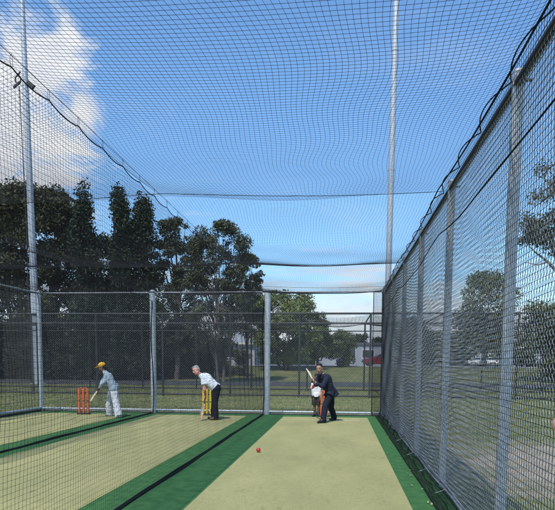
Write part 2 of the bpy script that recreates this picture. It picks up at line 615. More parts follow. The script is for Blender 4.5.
# the curled bottom of the mesh and its tension wires
for k, (dx, dz, rr, mm) in enumerate(((-.045, .075, .011, GALV), (-.028, .115, .007, GALV), (.0, .05, .007, GALV_WIRE))):
    f1 = wav(40 + k, 5, .7, 3)
    t = np.arange(YR, YB - .04, .12)
    pts = np.stack([dx + .02 * f1(t, t * 0), t - rf[1], dz + .02 * f1(t * 1.3, t * 0 + 4)], 1)
    MB().tube(pts, rr, 6).build('tension_wire', mm, right)
for y in (5.35, 6.9, 8.3, 9.8, 11.6):       # wire ties sticking out of the bottom edge
    MB().tube([(-.03, y - rf[1], .09), (-.09, y - rf[1] - .05, .07), (-.15, y - rf[1] - .02, .04), (-.12, y - rf[1] + .05, .035)], .005, 5).build('wire_tie', GALV, right)

lf = np.array([XL, 12.0, 0.0])
left = thing('chain_link_fence', lf, 'chain link fence along the outer side of the far left lane', 'fence')
rail(left, (XL, 5.0, HF - .03), (XL, YB - .06, HF - .03), .024, lf, 'top_rail')
rail(left, (XL, 5.0, .10), (XL, YB - .06, .10), .034, lf, 'bottom_rail')
rail(left, (XL, 5.0, .03), (XL, YB - .06, .03), .03, lf, 'bottom_rail', DARK_STEEL)
for y in (5.0, 7.5, 10.0, 12.5, 15.0):
    post(left, XL - .06, y, HF, .05, lf)
put('chain_mesh', chain_mesh('chain_mesh', (0, 5.0 - 12.0, .06), (0, 1, 0), (0, 0, 1), YB - 5.06, HF - .08, .05, .0019), GALV_DULL, left)

# ------------------------------------------------------------------ nets
CELL = .047
RCELL = .0405


def divider(X, y0, y1, ztop, seed, label, r=.0012, copy_of=None):
    base = np.array([X, (y0 + y1) / 2, 0.0])
    t = thing('divider_net', base, label, 'net', 'hanging nets between the lanes')
    step = .52
    L = y1 - y0

    def rope_z(y):
        ph = ((y - y0) % step) / step
        g1 = wav(seed + 5, 5, .4, 1.4)
        return ztop - .075 - .03 * 4 * ph * (1 - ph) + .02 * g1(y, y * 0) - .16 * np.clip((y - 9) / 8.5, 0, 1) ** 1.5
    ny, nz = int(L / CELL), int(ztop / CELL)
    Y = np.linspace(y0, y1, ny + 1)[:, None]; S = np.linspace(0, 1, nz + 1)[None, :]
    fx, fy, fz = wav(seed, 7, .5, 2.2), wav(seed + 1, 7, .6, 2.4), wav(seed + 2, 6, .6, 2.4)
    zt = rope_z(Y)
    env = np.sin(np.pi * S)
    Z = .02 + (zt - .02) * S + .05 * env * fz(Y, S * 3)
    G = np.stack([.07 * env * fx(Y, S * 3.4) + .012 * np.sin(Y * 9 + S * 14) * env + 0 * Y,
                  Y + .06 * env * fy(Y, S * 3.4) - base[1], Z], 2)
    put('netting', net_mesh('netting', G, r, (1, 0, 0)), NET, t)
    yy = np.arange(y0, y1 + .01, step / 8)
    MB().tube(np.stack([0 * yy, yy - base[1], rope_z(yy)], 1), .005, 6).build('top_rope', ROPE, t)
    zc = lambda y: ztop - .16 * np.clip((y - 9) / 8.5, 0, 1) ** 1.5
    yy2 = np.linspace(y0, y1, 30)
    MB().tube(np.stack([0 * yy2, yy2 - base[1], zc(yy2)], 1), .0026, 5).build('support_wire', CABLE, t)
    f2 = wav(seed + 9, 6, .5, 3)
    yh = np.arange(y0, y1, .1)
    MB().tube(np.stack([.02 * f2(yh, yh * 0), yh - base[1], .024 + .008 * f2(yh * 2, yh * 0)], 1), .015, 7).build('hem_rope', ROPE, t)
    MB().tube(np.stack([.03 + .02 * f2(yh, yh * 0 + 3), yh - base[1], .018 + 0 * yh], 1), .010, 6).build('hem_fold', NET, t)
    ze = np.linspace(.02, float(rope_z(np.array(y1 - .01))), 30)
    MB().tube(np.stack([.03 * np.sin(ze * 2.1), y1 - base[1] + .015 * np.sin(ze * 5), ze], 1), .014, 6).build('end_rope', ROPE, t)
    for y in np.arange(y0, y1 - .02, step):     # snap hooks
        a = np.linspace(0, 2 * math.pi, 9)
        zm, hh = (rope_z(np.array(y)) + zc(np.array(y))) / 2, (zc(np.array(y)) - rope_z(np.array(y))) / 2 + .008
        MB().tube(np.stack([0 * a, y - base[1] + .016 * np.cos(a), zm + hh * np.sin(a)], 1), .002, 5, caps=False).build('snap_hook', GALV_DULL, t)
    return t


divider(X23, YN, YB - .1, 3.54, 11, 'black net hanging between the pitch with the red ball and the yellow stumps lane')
divider(X12, YN + 3.0, YB - .1, 3.54, 23, 'black net hanging beside the yellow capped batter, between the two farther lanes')

# right side net with its gathered skirt
sb = np.array([1.10, (YR + YB) / 2, 0.0])
side = thing('side_net', sb, 'black net hanging along the right fence with its hem bunched on the turf', 'net')
prof = [(1.13, 3.52), (1.14, 2.0), (1.15, .45), (1.14, .18), (1.10, .05), (1.035, .022), (1.015, .03), (1.05, .018), (1.13, .02), (1.15, .032), (1.09, .036), (1.03, .042)]
pp = np.array(prof)
seg = np.concatenate([[0], np.cumsum(np.linalg.norm(np.diff(pp, axis=0), axis=1))])
SC = .049
ns = int(seg[-1] / SC)
ss = np.linspace(0, seg[-1], ns + 1)
px_, pz_ = np.interp(ss, seg, pp[:, 0]), np.interp(ss, seg, pp[:, 1])
Yg = np.linspace(YR, YB - .06, int((YB - YR) / SC) + 1)[:, None]
fx, fy, fz = wav(61, 7, .6, 3.0), wav(62, 7, .7, 3.0), wav(63, 7, .7, 3.0)
env = np.clip(np.sin(np.pi * np.clip(ss / 3.4, 0, 1)), 0, 1)[None, :]
tail = np.clip((ss - 3.3) / .2, 0, 1)[None, :]
G = np.stack([px_[None] - sb[0] + .015 * env * fx(Yg, ss[None] * 1.3) + tail * .014 * np.sin(Yg * 7 + 3 * fx(Yg, Yg * 0)),
              Yg - sb[1] + .07 * env * fy(Yg, ss[None] * 1.2) + .02 * env * np.sin(ss[None] * 6 + Yg * 3) + tail * .02 * np.sin(ss[None] * 21 + Yg * 11),
              pz_[None] + .03 * env * fz(Yg, ss[None] * 1.2) + tail * .006 * np.sin(Yg * 13)], 2)
put('netting', net_mesh('netting', G, .0018, (1, 0, 0)), NET, side)
yh = np.arange(YR, YB - .06, .1)
f2 = wav(66, 6, .5, 3)
MB().tube(np.stack([1.015 - sb[0] + .012 * f2(yh, yh * 0), yh - sb[1], .026 + 0 * yh], 1), .009, 6).build('hem_rope', ROPE, side)
# the surplus net lying bunched between the hem and the fence
yb_ = np.linspace(YR, YB - .1, 330)[:, None]; xb_ = np.linspace(1.03, 1.215, 7)[None]
fb1 = wav(68, 7, 1, 6)
for k in range(1):
    G = np.stack([xb_ - sb[0] + .012 * fb1(yb_ * 2 + k, xb_ * 30), yb_ - sb[1] + .02 * fb1(yb_ + 5 * k, xb_ * 20), .022 + .016 * k + .10 * np.clip((xb_ - 1.10) / .12, 0, 1) ** 2 + .012 * fb1(yb_ * 3, xb_ * 26 + k)], 2)
    put('bunched_netting', net_mesh('bunched_netting', G, .0017, (0, 0, 1)), NET, side)
# the strip that wraps onto the back fence
wx = np.linspace(.90, 1.16, 15)[:, None]; wz = np.linspace(.03, 3.5, 90)[None]
fw = wav(67, 6, .7, 2)
G = np.stack([wx - sb[0] + .03 * fw(wz, wx * 0) + 0 * wz, YB - .12 - sb[1] + .03 * np.sin(wx * 24 + wz * .6) + 0 * wz, wz + .02 * fw(wz, wx * 4)], 2)
put('corner_netting', net_mesh('corner_netting', G, .003, (0, -1, 0)), NET, side)
zz_ = np.linspace(.03, 3.5, 40)
MB().tube(np.stack([.90 - sb[0] + .03 * fw(zz_, 0 * zz_), 0 * zz_ + YB - .13 - sb[1], zz_], 1), .012, 6).build('corner_rope', ROPE, side)


def sag(y):
    ks = [-2.5, 2.4, 7.4, 12.45, YB]
    y = np.asarray(y, float)
    out = np.zeros_like(y)
    for a, b in zip(ks[:-1], ks[1:]):
        k = (y >= a) & (y <= b)
        t = (y - a) / (b - a)
        out = np.where(k, 4 * t * (1 - t) * .036 * (b - a), out)
    return out


def roof(x0, x1, y0, seed, label, skirt=0.0):
    c = np.array([(x0 + x1) / 2, (y0 + YB) / 2, 0.0])
    t = thing('roof_net', c, label, 'net', 'roof nets stretched over the lanes')
    ny, nx_ = int((YB - y0) / RCELL), int((x1 - x0) / RCELL)
    Y = np.linspace(y0, YB - .05, ny + 1)[:, None]; X = np.linspace(x0, x1, nx_ + 1)[None]
    U = (X - x0) / (x1 - x0)
    env = np.clip(4 * U * (1 - U), 0, 1) ** .6
    a1, a2, a3, a4 = wav(seed, 6, .7, 2.6), wav(seed + 1, 6, .8, 3), wav(seed + 2, 6, .8, 2.5), wav(seed + 3, 6, 2, 6)
    XX = X + env * (.16 * a1(X * .35, Y) + .055 * a4(X * .6, Y)) + 0 * Y
    YY = Y + env * .05 * a2(X, Y)
    ZZ = 3.53 - sag(Y) * (.45 + .55 * env) - .05 * env + .035 * env * a3(X, Y * 1.2) + 0 * X
    G = np.stack([XX - c[0], YY - c[1], ZZ], 2)
    if skirt:
        nz = int(skirt / CELL)
        d = np.linspace(CELL, skirt, nz)[None]
        hz = .06 * wav(seed + 8, 6, .6, 2.4)(Y, Y * 0)
        S = np.stack([G[:, -1:, 0] + .03 + 0 * d + .02 * a2(Y, d * 4), G[:, -1:, 1] + .03 * a1(Y, d * 3), G[:, -1:, 2] - d * (1 + hz)], 2)
        G = np.concatenate([G, S], 1)
    me = net_mesh('netting', G, .00125, (0, 0, 1))
    put('netting', me, NET, t)
    yy = Y[::3, 0]
    for k, name in ((0, 'edge_rope'), (nx_, 'edge_rope')):
        if k == 0 and not skirt:
            continue
        if k == 0 or not skirt:
            continue
        MB().tube(G[::3, k], .008, 6).build(name, ROPE, t)
    if skirt:
        MB().tube(G[::3, -1], .0065, 6).build('skirt_rope', ROPE, t)
        # lacing rope that loops between the edge rope and the rail
        pts = []
        for y in np.arange(YR, YB - .2, .08):
            ph = (y % .95) / .95
            lo = 4 * ph * (1 - ph)
            pts.append((XR - .005 - .085 * lo - c[0], y - c[1], HF - .02 + .01 + .015 * lo))
        MB().tube(pts, .0055, 6).build('lacing_rope', ROPE, t)
    return t


roof(X23, 1.10, .9, 71, 'black roof net over the suited batter, its skirt hanging at the right rail', .52)
roof(X12, X23, 3.9, 81, 'black roof net stretched over the yellow stumps lane')
roof(XL, X12, 6.4, 91, 'black roof net stretched over the farthest lane with the yellow capped batter')

for y, r, lab in ((7.4, .0035, 'thin black cable crossing high under the roof nets, closest to the camera'),
                  (12.47, .0075, 'thick black cable crossing under the roof nets above the treetops'),
                  (15.05, .0035, 'thin black cable crossing under the roof nets just before the back fence')):
    t = np.linspace(0, 1, 41)
    xx = XL + (XR - .05 - XL) * t
    zq = (3.40 if y > 14 else 3.535) - .05 * np.abs(np.sin((xx - X23) / 3.4 * math.pi))
    b = np.array([(XL + XR) / 2, y, 3.5])
    o = MB().tube(np.stack([xx - b[0], .1 * np.sin(xx * .8) + 0 * xx, zq - b[2]], 1), r, 6).build('roof_cable', ROPE)
    o.location = b
    tag(o, lab, 'cable', 'cables crossing under the roof nets')

# ------------------------------------------------------------------ distant black practice cage
fb = np.array([0.0, 29.5, 0.0])
cage = thing('practice_cage', fb, 'black steel framed practice cage with dark netting beyond the back fence', 'cage')
CY0, CY1, CH = 26.3, 32.6, 3.65
BLK_STEEL = mat('black_painted_steel', (.018, .02, .022), .6, (.012, .013, .014), 6)
cx0, cx1, cstep = -20.15, 16.6, 3.06
cxs = np.arange(cx0, cx1, cstep)
for y in (CY0, CY1):
    for x in cxs:
        MB().tube([(x, y - fb[1], -.05), (x, y - fb[1], CH)], .045, 8).build('post', BLK_STEEL, cage)
    for z, r in ((CH, .045), (CH - .42, .03), (.10, .04)):
        rail(cage, (cxs[0], y, z), (cxs[-1], y, z), r, fb, 'rail', BLK_STEEL)
for x in cxs:
    rail(cage, (x, CY0, CH - .02), (x, CY1, CH - .02), .03, fb, 'cross_rail', BLK_STEEL)
W = cxs[-1] - cxs[0]
put('netting', chain_mesh('netting', (cxs[0], CY0 - fb[1], .1), (1, 0, 0), (0, 0, 1), W, CH - .1, .052, .0027), NET, cage)
put('netting', chain_mesh('netting', (cxs[0], CY1 - fb[1], .1), (1, 0, 0), (0, 0, 1), W, CH - .1, .052, .0027), NET, cage)
# folded roof netting sagging between the frames
nxr, nyr = 220, 26
X = np.linspace(cxs[0], cxs[-1], nxr)[:, None]; Y = np.linspace(CY0, CY1, nyr)[None]
fr = wav(99, 6, .5, 1.6)
G = np.stack([X + 0 * Y, Y - fb[1] + 0 * X, CH - .06 - .22 * np.abs(np.sin((X - cxs[0]) / cstep * math.pi)) * (.6 + .4 * fr(X, Y)) - .1 * np.sin((Y - CY0) / (CY1 - CY0) * math.pi)], 2)
put('roof_netting', net_mesh('roof_netting', G, .005, (0, 0, 1)), NET, cage)

# ------------------------------------------------------------------ floodlight poles
def flood(px, ybase, Y, r0, r1, H, label, lean, bracket=True):
    b = onY(px, 366, Y); b[2] = gz(Y)
    t = thing('floodlight_pole', b, label, 'light pole', 'tall floodlight poles')
    k = 14
    zz = np.linspace(-.1, H, k)
    pts = np.stack([lean * zz / H, 0 * zz, zz], 1)
    m = MB().tube(pts, np.linspace(r0, r1, k), 18).build('mast', GALV, t)
    MB().tube([(0, 0, -.05), (0, 0, .06)], r0 * 1.8, 16).build('base_plate', GALV, t)
    for z in np.arange(6, H - 1, 6.5):
        MB().tube([(lean * z / H, 0, z), (lean * z / H, 0, z + .14)], np.interp(z, [0, H], [r0, r1]) + .015, 18).build('collar', GALV, m)
    MB().box((lean, 0, H), (2.6, .14, .14)).build('crossarm', GALV, t)
    for x in (-1.0, -.35, .35, 1.0):
        lmp = MB().box((lean + x, -.22, H + .12), (.5, .28, .42)).build('floodlight', DARK_STEEL, t)
        MB().box((lean + x, -.37, H + .12), (.44, .012, .36)).build('lens', GLASS, lmp)
    return t, b


LY = 38.3
t, b = flood(37.5, 384, LY, .27, .13, 27.0, 'tall tapered grey floodlight pole rising behind the far left corner of the lanes', -.30)
# pulley bracket and conduit on the mast
zb = onY(24, 84, LY)[2]
rr0 = .15
ox = -.42 * zb / 27
MB().box((ox - rr0 - .32, -.05, zb - .05), (.6, .10, .12), np.array([[.82, 0, -.57], [0, 1, 0], [.57, 0, .82]])).build('bracket', DARK_STEEL, t)
a = np.linspace(0, 2 * math.pi, 17)
MB().tube(np.stack([ox - rr0 - .24 + .18 * np.cos(a), 0 * a - .05, zb + .26 + .24 * np.sin(a)], 1), .045, 7, caps=False).build('pulley_ring', DARK_STEEL, t)
MB().tube([(ox - rr0 - .06, -.05, zb + .75), (ox - rr0 - .25, -.05, zb + .5)], .05, 7).build('hanger', DARK_STEEL, t)
MB().box((ox + rr0 + .30, -.05, zb - .1), (.5, .2, .28), np.array([[.8, 0, .6], [0, 1, 0], [-.6, 0, .8]])).build('bracket', DARK_STEEL, t)
MB().tube([(ox - rr0 - .10, -.15, zb - .2), (ox - rr0 + .06, -.15, zb - 9), (-.36, -.2, .5)], .028, 8).build('conduit', DARK_STEEL, t)
flood(385.6, 384, 36.0, .17, .17, 26.0, 'slender straight grey floodlight pole rising beside the suited batter, behind the right corner', .12)

# ------------------------------------------------------------------ stumps
def stumps(px, py, Y, col, dark, label, H=.72, sp=.115, rk=1.0):
    p = onY(px, py, Y); p[2] = .012
    t = thing('stumps', p, label, 'stumps', 'portable cricket stumps')
    m = mat('stump_' + col[0], col[1], .45, tuple(c * .85 for c in col[1]), 5)
    for k in (-1, 0, 1):
        zs = np.array([.03, .05, .3, .62, .66, .665, .70, .715]) * H / .72
        rs = np.array([.021, .023, .023, .023, .023, .019, .019, .012]) * rk
        s = MB().tube(np.stack([0 * zs + k * sp, 0 * zs, zs], 1), rs, 12).build('stump', m, t)
        MB().tube([(k * sp, 0, .50 * H), (k * sp, 0, .53 * H)], .0242 * rk, 12).build('band', dark, s)
    for k in (-1, 1):
        x = np.linspace(-.055, .055, 9)
        MB().tube(np.stack([k * sp / 2 + x, 0 * x, 0 * x + H + .008], 1), [.006, .008, .012, .009, .009, .009, .012, .008, .006], 8).build('bail', m, t)
    MB().box((0, 0, .022), (sp * 2 + .12, .12, .04)).build('base', dark, t)
    return t


ORANGE = ('orange', (.78, .13, .035)); YEL = ('yellow', (.72, .52, .03))
DKB = mat('stump_base_rubber', (.03, .03, .032), .7)
stumps(83.8, 414.8, 16.4, ORANGE, DKB, 'orange plastic stumps on a black base behind the yellow capped batter', .74, .125, 1.35)
stumps(207.0, 415.8, 16.7, YEL, DKB, 'yellow plastic stumps behind the bending batter in white', .74, .105, 1.3)
stumps(324.2, 417.0, 16.75, ORANGE, DKB, 'orange stumps between the suited batter and the child', .72, .085)

# ------------------------------------------------------------------ people
class Fig:
    def __init__(s):
        s.m = MB()

    def cap(s, a, b, ra, rb, n=14):
        a, b = np.asarray(a, float), np.asarray(b, float)
        s.m.tube([a, (a + b) / 2, b], [ra, (ra + rb) / 2, rb], n, round_ends=True); return s

    def cone(s, a, b, ra, rb, n=18):
        a, b = np.asarray(a, float), np.asarray(b, float)
        s.m.tube([a, (a + b) / 2, b], [ra, (ra + rb) / 2, rb], n); return s

    def chain(s, pts, rad, n=12):
        for i in range(len(pts) - 1):
            s.cap(pts[i], pts[i + 1], rad[i], rad[i + 1], n)
        return s

    def ell(s, c, r, M=None):
        s.m.ell(c, r, M); return s

    def build(s, name, material, parent, off, vox=.007, smooth=3, wrinkle=0.0, wscale=9.0):
        s.m.v = [q - off for q in s.m.v]
        me0 = s.m.mesh(name + '_raw')
        o = bpy.data.objects.new('tmp', me0); COL.objects.link(o)
        md = o.modifiers.new('r', 'REMESH'); md.mode = 'VOXEL'; md.voxel_size = vox
        if smooth:
            ms = o.modifiers.new('s', 'SMOOTH'); ms.factor = .5; ms.iterations = smooth
        dg = bpy.context.evaluated_depsgraph_get()
        me = bpy.data.meshes.new_from_object(o.evaluated_get(dg))
        bpy.data.objects.remove(o); bpy.data.meshes.remove(me0)
        me.name = name
        if wrinkle:
            nv = len(me.vertices)
            co = np.empty(nv * 3, np.float32); me.vertices.foreach_get('co', co); co = co.reshape(-1, 3)
            no = np.empty(nv * 3, np.float32); me.vertex_normals.foreach_get('vector', no); no = no.reshape(-1, 3)
            d = np.array([mnoise.noise((c[0] * wscale * 1.6, c[1] * wscale * 1.6, c[2] * wscale)) + .6 * abs(mnoise.noise((c[0] * wscale * 2.6 + 9, c[1] * wscale * 2.6, c[2] * wscale * 3.2))) for c in co])
            co = co + no * (d * wrinkle)[:, None]
            me.vertices.foreach_set('co', co.astype(np.float32).ravel()); me.update()
        me.materials.clear()
        return put(name, me, material, parent)


def unit(v):
    v = np.asarray(v, float); return v / np.linalg.norm(v)


def frame(fwd, up):
    f = unit(fwd); r = unit(np.cross(f, up)); u = np.cross(r, f)
    return r, f, u      # right, forward, up


def head_prims(F, c, fwd, up, k=1.0):
    """c: head centre (eye level); k = scale (1 = adult 0.225 m)"""
    r, f, u = frame(fwd, up)
    M = np.stack([r, f, u], 1)
    P = lambda x, y, z: c + k * (r * x + f * y + u * z)
    F.ell(P(0, -.012, .022), np.array([.074, .092, .088]) * k, M)        # cranium
    F.ell(P(0, .022, -.040), np.array([.058, .062, .072]) * k, M)        # face
    F.cap(P(0, .050, -.088), P(0, .056, -.092), .022 * k, .020 * k)      # chin
    for sgn in (-1, 1):
        F.cap(P(sgn * .050, -.01, -.062), P(sgn * .022, .048, -.088), .020 * k, .018 * k)   # jaw
        F.ell(P(sgn * .038, .052, -.030), np.array([.020, .016, .018]) * k, M)              # cheek
        F.ell(P(sgn * .076, -.012, -.012), np.array([.010, .020, .032]) * k, M)             # ear
        F.cap(P(sgn * .014, .078, .020), P(sgn * .046, .064, .020), .010 * k, .009 * k)     # brow ridge
    F.cap(P(0, .080, .006), P(0, .098, -.030), .009 * k, .013 * k)       # nose
    F.cap(P(-.018, .078, -.062), P(.018, .078, -.062), .008 * k, .008 * k)                  # lips
    return P, M


def face_parts(par, P, M, k, off, skin_dark):
    for sgn in (-1, 1):
        e = MB().ell(P(sgn * .031, .073, .000), np.array([.0125, .008, .008]) * k, M, 10, 8).build('eye', mat('eye_white', (.6, .58, .55), .3), par, off=off)
        MB().ell(P(sgn * .031, .0800, .000), np.array([.006, .003, .006]) * k, M, 8, 6).build('iris', mat('iris_dark', (.02, .012, .01), .2), e, off=off)
        MB().tube([P(sgn * .015, .0865, .020), P(sgn * .034, .084, .026), P(sgn * .050, .072, .020)], .0045 * k, 6).build('eyebrow', skin_dark, par, off=off)
    MB().tube([P(-.022, .0835, -.062), P(0, .0885, -.060), P(.022, .0835, -.062)], [.003 * k, .0055 * k, .003 * k], 8).build('mouth', mat('lips', (.34, .13, .11), .5), par, off=off)


def grip_hand(F, c, axis, back, k=1.0, thumb=1):
    """hand closed round a handle of axis through c; back = from handle towards the palm/wrist"""
    a = unit(axis); b = unit(np.asarray(back) - a * (np.asarray(back) @ a)); s = np.cross(a, b)
    c = np.asarray(c, float)
    M = np.stack([a, s, b], 1)
    F.ell(c + b * .034 * k, np.array([.042, .034, .018]) * k, M)
    for i, ln in enumerate((.88, 1.0, .95, .78)):
        q = c + a * (.032 - .021 * i) * k
        pts = []
        for t in np.linspace(-15, 205 * ln, 5):
            th = math.radians(t)
            pts.append(q + (.026 * k) * (math.cos(th) * b + math.sin(th) * s))
        F.chain(pts, np.linspace(.0095, .0075, 5) * k, 8)
    th0 = c + a * .030 * k + b * .03 * k
    F.chain([th0, th0 - s * .030 * k - b * .012 * k, c + a * .044 * k - s * .022 * k - b * .018 * k], np.array([.013, .011, .008]) * k, 8)


def open_hand(F, w, d, palm_n, k=1.0, curl=25):
    """relaxed hand from wrist w along d; palm faces palm_n"""
    d = unit(d); n_ = unit(np.asarray(palm_n) - d * (np.asarray(palm_n) @ d)); s = np.cross(d, n_)
    M = np.stack([s, d, n_], 1)
    F.ell(w + d * .048 * k, np.array([.040, .052, .016]) * k, M)
    for i, (ln, o) in enumerate(((.074, .028), (.082, .009), (.076, -.010), (.060, -.028))):
        p = w + d * (.088 - .006 * abs(i - 1)) * k + s * o * k
        pts = [p]; ang = math.radians(12 + 3 * i)
        for q in (.45, .32, .23):
            p = p + (math.cos(ang) * d + math.sin(ang) * n_) * ln * q * k; pts.append(p); ang += math.radians(curl)
        F.chain(pts, np.array([.0095, .0088, .008, .007]) * k, 8)
    p = w + d * .025 * k + s * .034 * k
    F.chain([p, p + (d * .6 + s * .6 + n_ * .2) * .038 * k, p + (d * .95 + s * .55 + n_ * .45) * .062 * k], np.array([.014, .011, .0085]) * k, 8)


def shoe(par, ankle, toe, z0, m, off, k=1.0):
    a = np.array([ankle[0], ankle[1], z0]); t = np.array([toe[0], toe[1], z0])
    d = unit(t - a); heel = a - d * .055 * k; L = np.linalg.norm(t - a)
    F = Fig()
    U = np.array([0, 0, 1.0])
    F.cap(heel + U * .038 * k, a + d * L * .45 + U * .042 * k, .038 * k, .043 * k)
    F.cap(a + d * L * .45 + U * .040 * k, t + U * .030 * k - d * .02, .044 * k, .029 * k)
    F.cap(a + U * .04 * k, np.asarray(ankle) + U * .02, .040 * k, .042 * k)
    o = F.build('shoe', m, par, off, .006, 2)
    co = np.empty(len(o.data.vertices) * 3, np.float32); o.data.vertices.foreach_get('co', co); co = co.reshape(-1, 3)
    co[:, 2] = np.maximum(co[:, 2], z0 - off[2] + .001)      # a flat sole
    o.data.vertices.foreach_set('co', co.ravel()); o.data.update()
    return o


def torso(F, J, g, k=1.0):
    """g: growth over the body"""
    F.cap(J['hipL'], J['shL'] * .92 + J['hipL'] * .08, .105 * k + g, .085 * k + g)
    F.cap(J['hipR'], J['shR'] * .92 + J['hipR'] * .08, .105 * k + g, .085 * k + g)
    F.cap((J['hipL'] + J['hipR']) / 2, J['chest'], .115 * k + g, .118 * k + g)
    F.cap(J['shL'], J['shR'], .068 * k + g, .068 * k + g)
    F.cap(J['chest'], J['neck'], .09 * k + g, .055 * k + g)


def person_body(par, J, skin, off, k=1.0, hands=None, slim=1.0):
    F = Fig()
    for s in 'LR':
        F.cap(J['sh' + s], J['el' + s], .050 * k, .040 * k)
        F.cap(J['el' + s], J['wr' + s], .040 * k, .027 * k)
        F.cap(J['hip' + s], J['kn' + s], .080 * k, .055 * k)
        F.cap(J['kn' + s], J['an' + s], .054 * k, .036 * k)
        F.cap(J['kn' + s] * .75 + J['an' + s] * .25, J['kn' + s] * .5 + J['an' + s] * .5, .056 * k, .050 * k)
        F.cap(J['an' + s], J['an' + s] * .5 + J['to' + s] * .5 + np.array([0, 0, .02]), .030 * k, .020 * k)
    torso(F, J, -.018 * k, k)
    F.cap(J['neck'], J['head'] - J['hu'] * .05 * k, .056 * k, .052 * k)
    P, M = head_prims(F, J['head'], J['hf'], J['hu'], k)
    hands(F)
    b = F.build('body', skin, par, off, .0062, 2)
    return b, P, M


def hair_cap(par, P, M, k, m, off, back=.022, up=.020, extra=None, grow=.012, wr=.006):
    F = Fig()
    F.ell(P(0, -back - .008, .030 + up), np.array([.070 + grow, .080 + grow * .6, .072 + grow]) * k, M)
    F.ell(P(0, -.060, -.010), np.array([.070, .046, .062]) * k, M)
    F.ell(P(0, .030, .096), np.array([.050, .040, .022]) * k, M)
    if extra: extra(F, P)
    return F.build('hair', m, par, off, .0065, 1, wr, 40)


SKIN_A = mat('tanned_skin', (.42, .23, .15), .55, (.36, .19, .12), 20)
SKIN_P = mat('pink_skin', (.58, .30, .23), .55, (.50, .23, .18), 20)
SKIN_D = mat('brown_skin', (.22, .115, .075), .55, (.18, .09, .06), 20)
HAIR_K = mat('black_hair', (.012, .011, .011), .6, (.006, .006, .006), 60, stretch=(1, 1, .3))
HAIR_G = mat('grey_hair', (.33, .33, .33), .7, (.2, .2, .2), 60, stretch=(1, 1, .3))
NAVY = mat('navy_suiting', (.016, .021, .042), .8, (.012, .015, .032), 40, spec=.25, bump=.15, bscale=300)
NAVY_T = mat('navy_trousers', (.014, .017, .030), .85, (.010, .012, .022), 40, spec=.2)
DENIM = mat('pale_blue_cotton', (.34, .43, .50), .85, (.27, .36, .43), 18)
CREAMW = mat('cream_trousers', (.62, .64, .68), .85, (.52, .55, .60), 12)
TEE = mat('white_tee', (.72, .72, .72), .85, (.62, .62, .64), 12)
BLKSH = mat('black_leather', (.014, .013, .013), .35)
BRNSH = mat('brown_leather', (.10, .055, .03), .45)
WHTSH = mat('white_trainer', (.62, .62, .6), .6)


def striped():
    m = bpy.data.materials.new('striped_polo')
    n, b = nt(m)
    tc = n.nodes.new('ShaderNodeTexCoord')
    w = n.nodes.new('ShaderNodeTexWave'); w.bands_direction = 'Z'; w.inputs['Scale'].default_value = 7.5; w.inputs['Distortion'].default_value = .25
    mp = n.nodes.new('ShaderNodeMapping'); mp.inputs['Rotation'].default_value = (0, R_(-22), 0)
    n.links.new(tc.outputs['Object'], mp.inputs['Vector']); n.links.new(mp.outputs[0], w.inputs['Vector'])
    r = n.nodes.new('ShaderNodeValToRGB'); r.color_ramp.elements[0].position = .25; r.color_ramp.elements[1].position = .55
    r.color_ramp.elements[0].color = (.48, .56, .68, 1); r.color_ramp.elements[1].color = (.78, .80, .82, 1)
    n.links.new(w.outputs['Fac'], r.inputs['Fac']); n.links.new(r.outputs['Color'], b.inputs['Base Color'])
    b.inputs['Roughness'].default_value = .85
    return m


POLO = striped()


def bat(hand_top, hand_low_dir, toe, m, label, face, grip=GRIP, L=.86, handle=.30, top_extra=.06):
    """bat whose handle starts at hand_top and whose blade ends at toe"""
    a = np.asarray(hand_top, float); e = np.asarray(toe, float)
    d = unit(e - a)
    s = unit(np.cross(d, face)); n_ = np.cross(s, d)
    t = thing('cricket_bat', e, label, 'bat')
    tot = np.linalg.norm(e - a)
    bl = tot - handle
    secs = []
    ts = np.concatenate([np.linspace(0, .12, 4), np.linspace(.2, .9, 6), [.96, .99, 1.0]])
    for q in ts:
        c = a + d * (handle + bl * q)
        w = .054 * min(1, .35 + q * 6.0) if q < .15 else .054 * (1 if q < .93 else (.95 if q < .97 else (.8 if q < .995 else .6)))
        th = np.interp(q, [0, .15, .6, .85, 1], [.018, .019, .030, .024, .010])
        secs.append([c + s * x * w + n_ * y for x, y in ((-1, -.008), (-.9, -.012), (0, -.014), (.9, -.012), (1, -.008), (1, .004), (.55, .010), (0, th), (-.55, .010), (-1, .004))])
    k = 10
    V = np.array(secs).reshape(-1, 3) - e
    f = [(i * k + j, i * k + (j + 1) % k, (i + 1) * k + (j + 1) % k, (i + 1) * k + j) for i in range(len(ts) - 1) for j in range(k)]
    f += [tuple(range(k))[::-1], tuple((len(ts) - 1) * k + j for j in range(k))]
    MB().add(V, f).build('blade', m, t)
    MB().tube([a - d * top_extra - e, a - e, a + d * (handle + .05) - e], [.017, .016, .016], 10, round_ends=True).build('handle', grip, t)
    return t


UP = np.array([0, 0, 1.0])


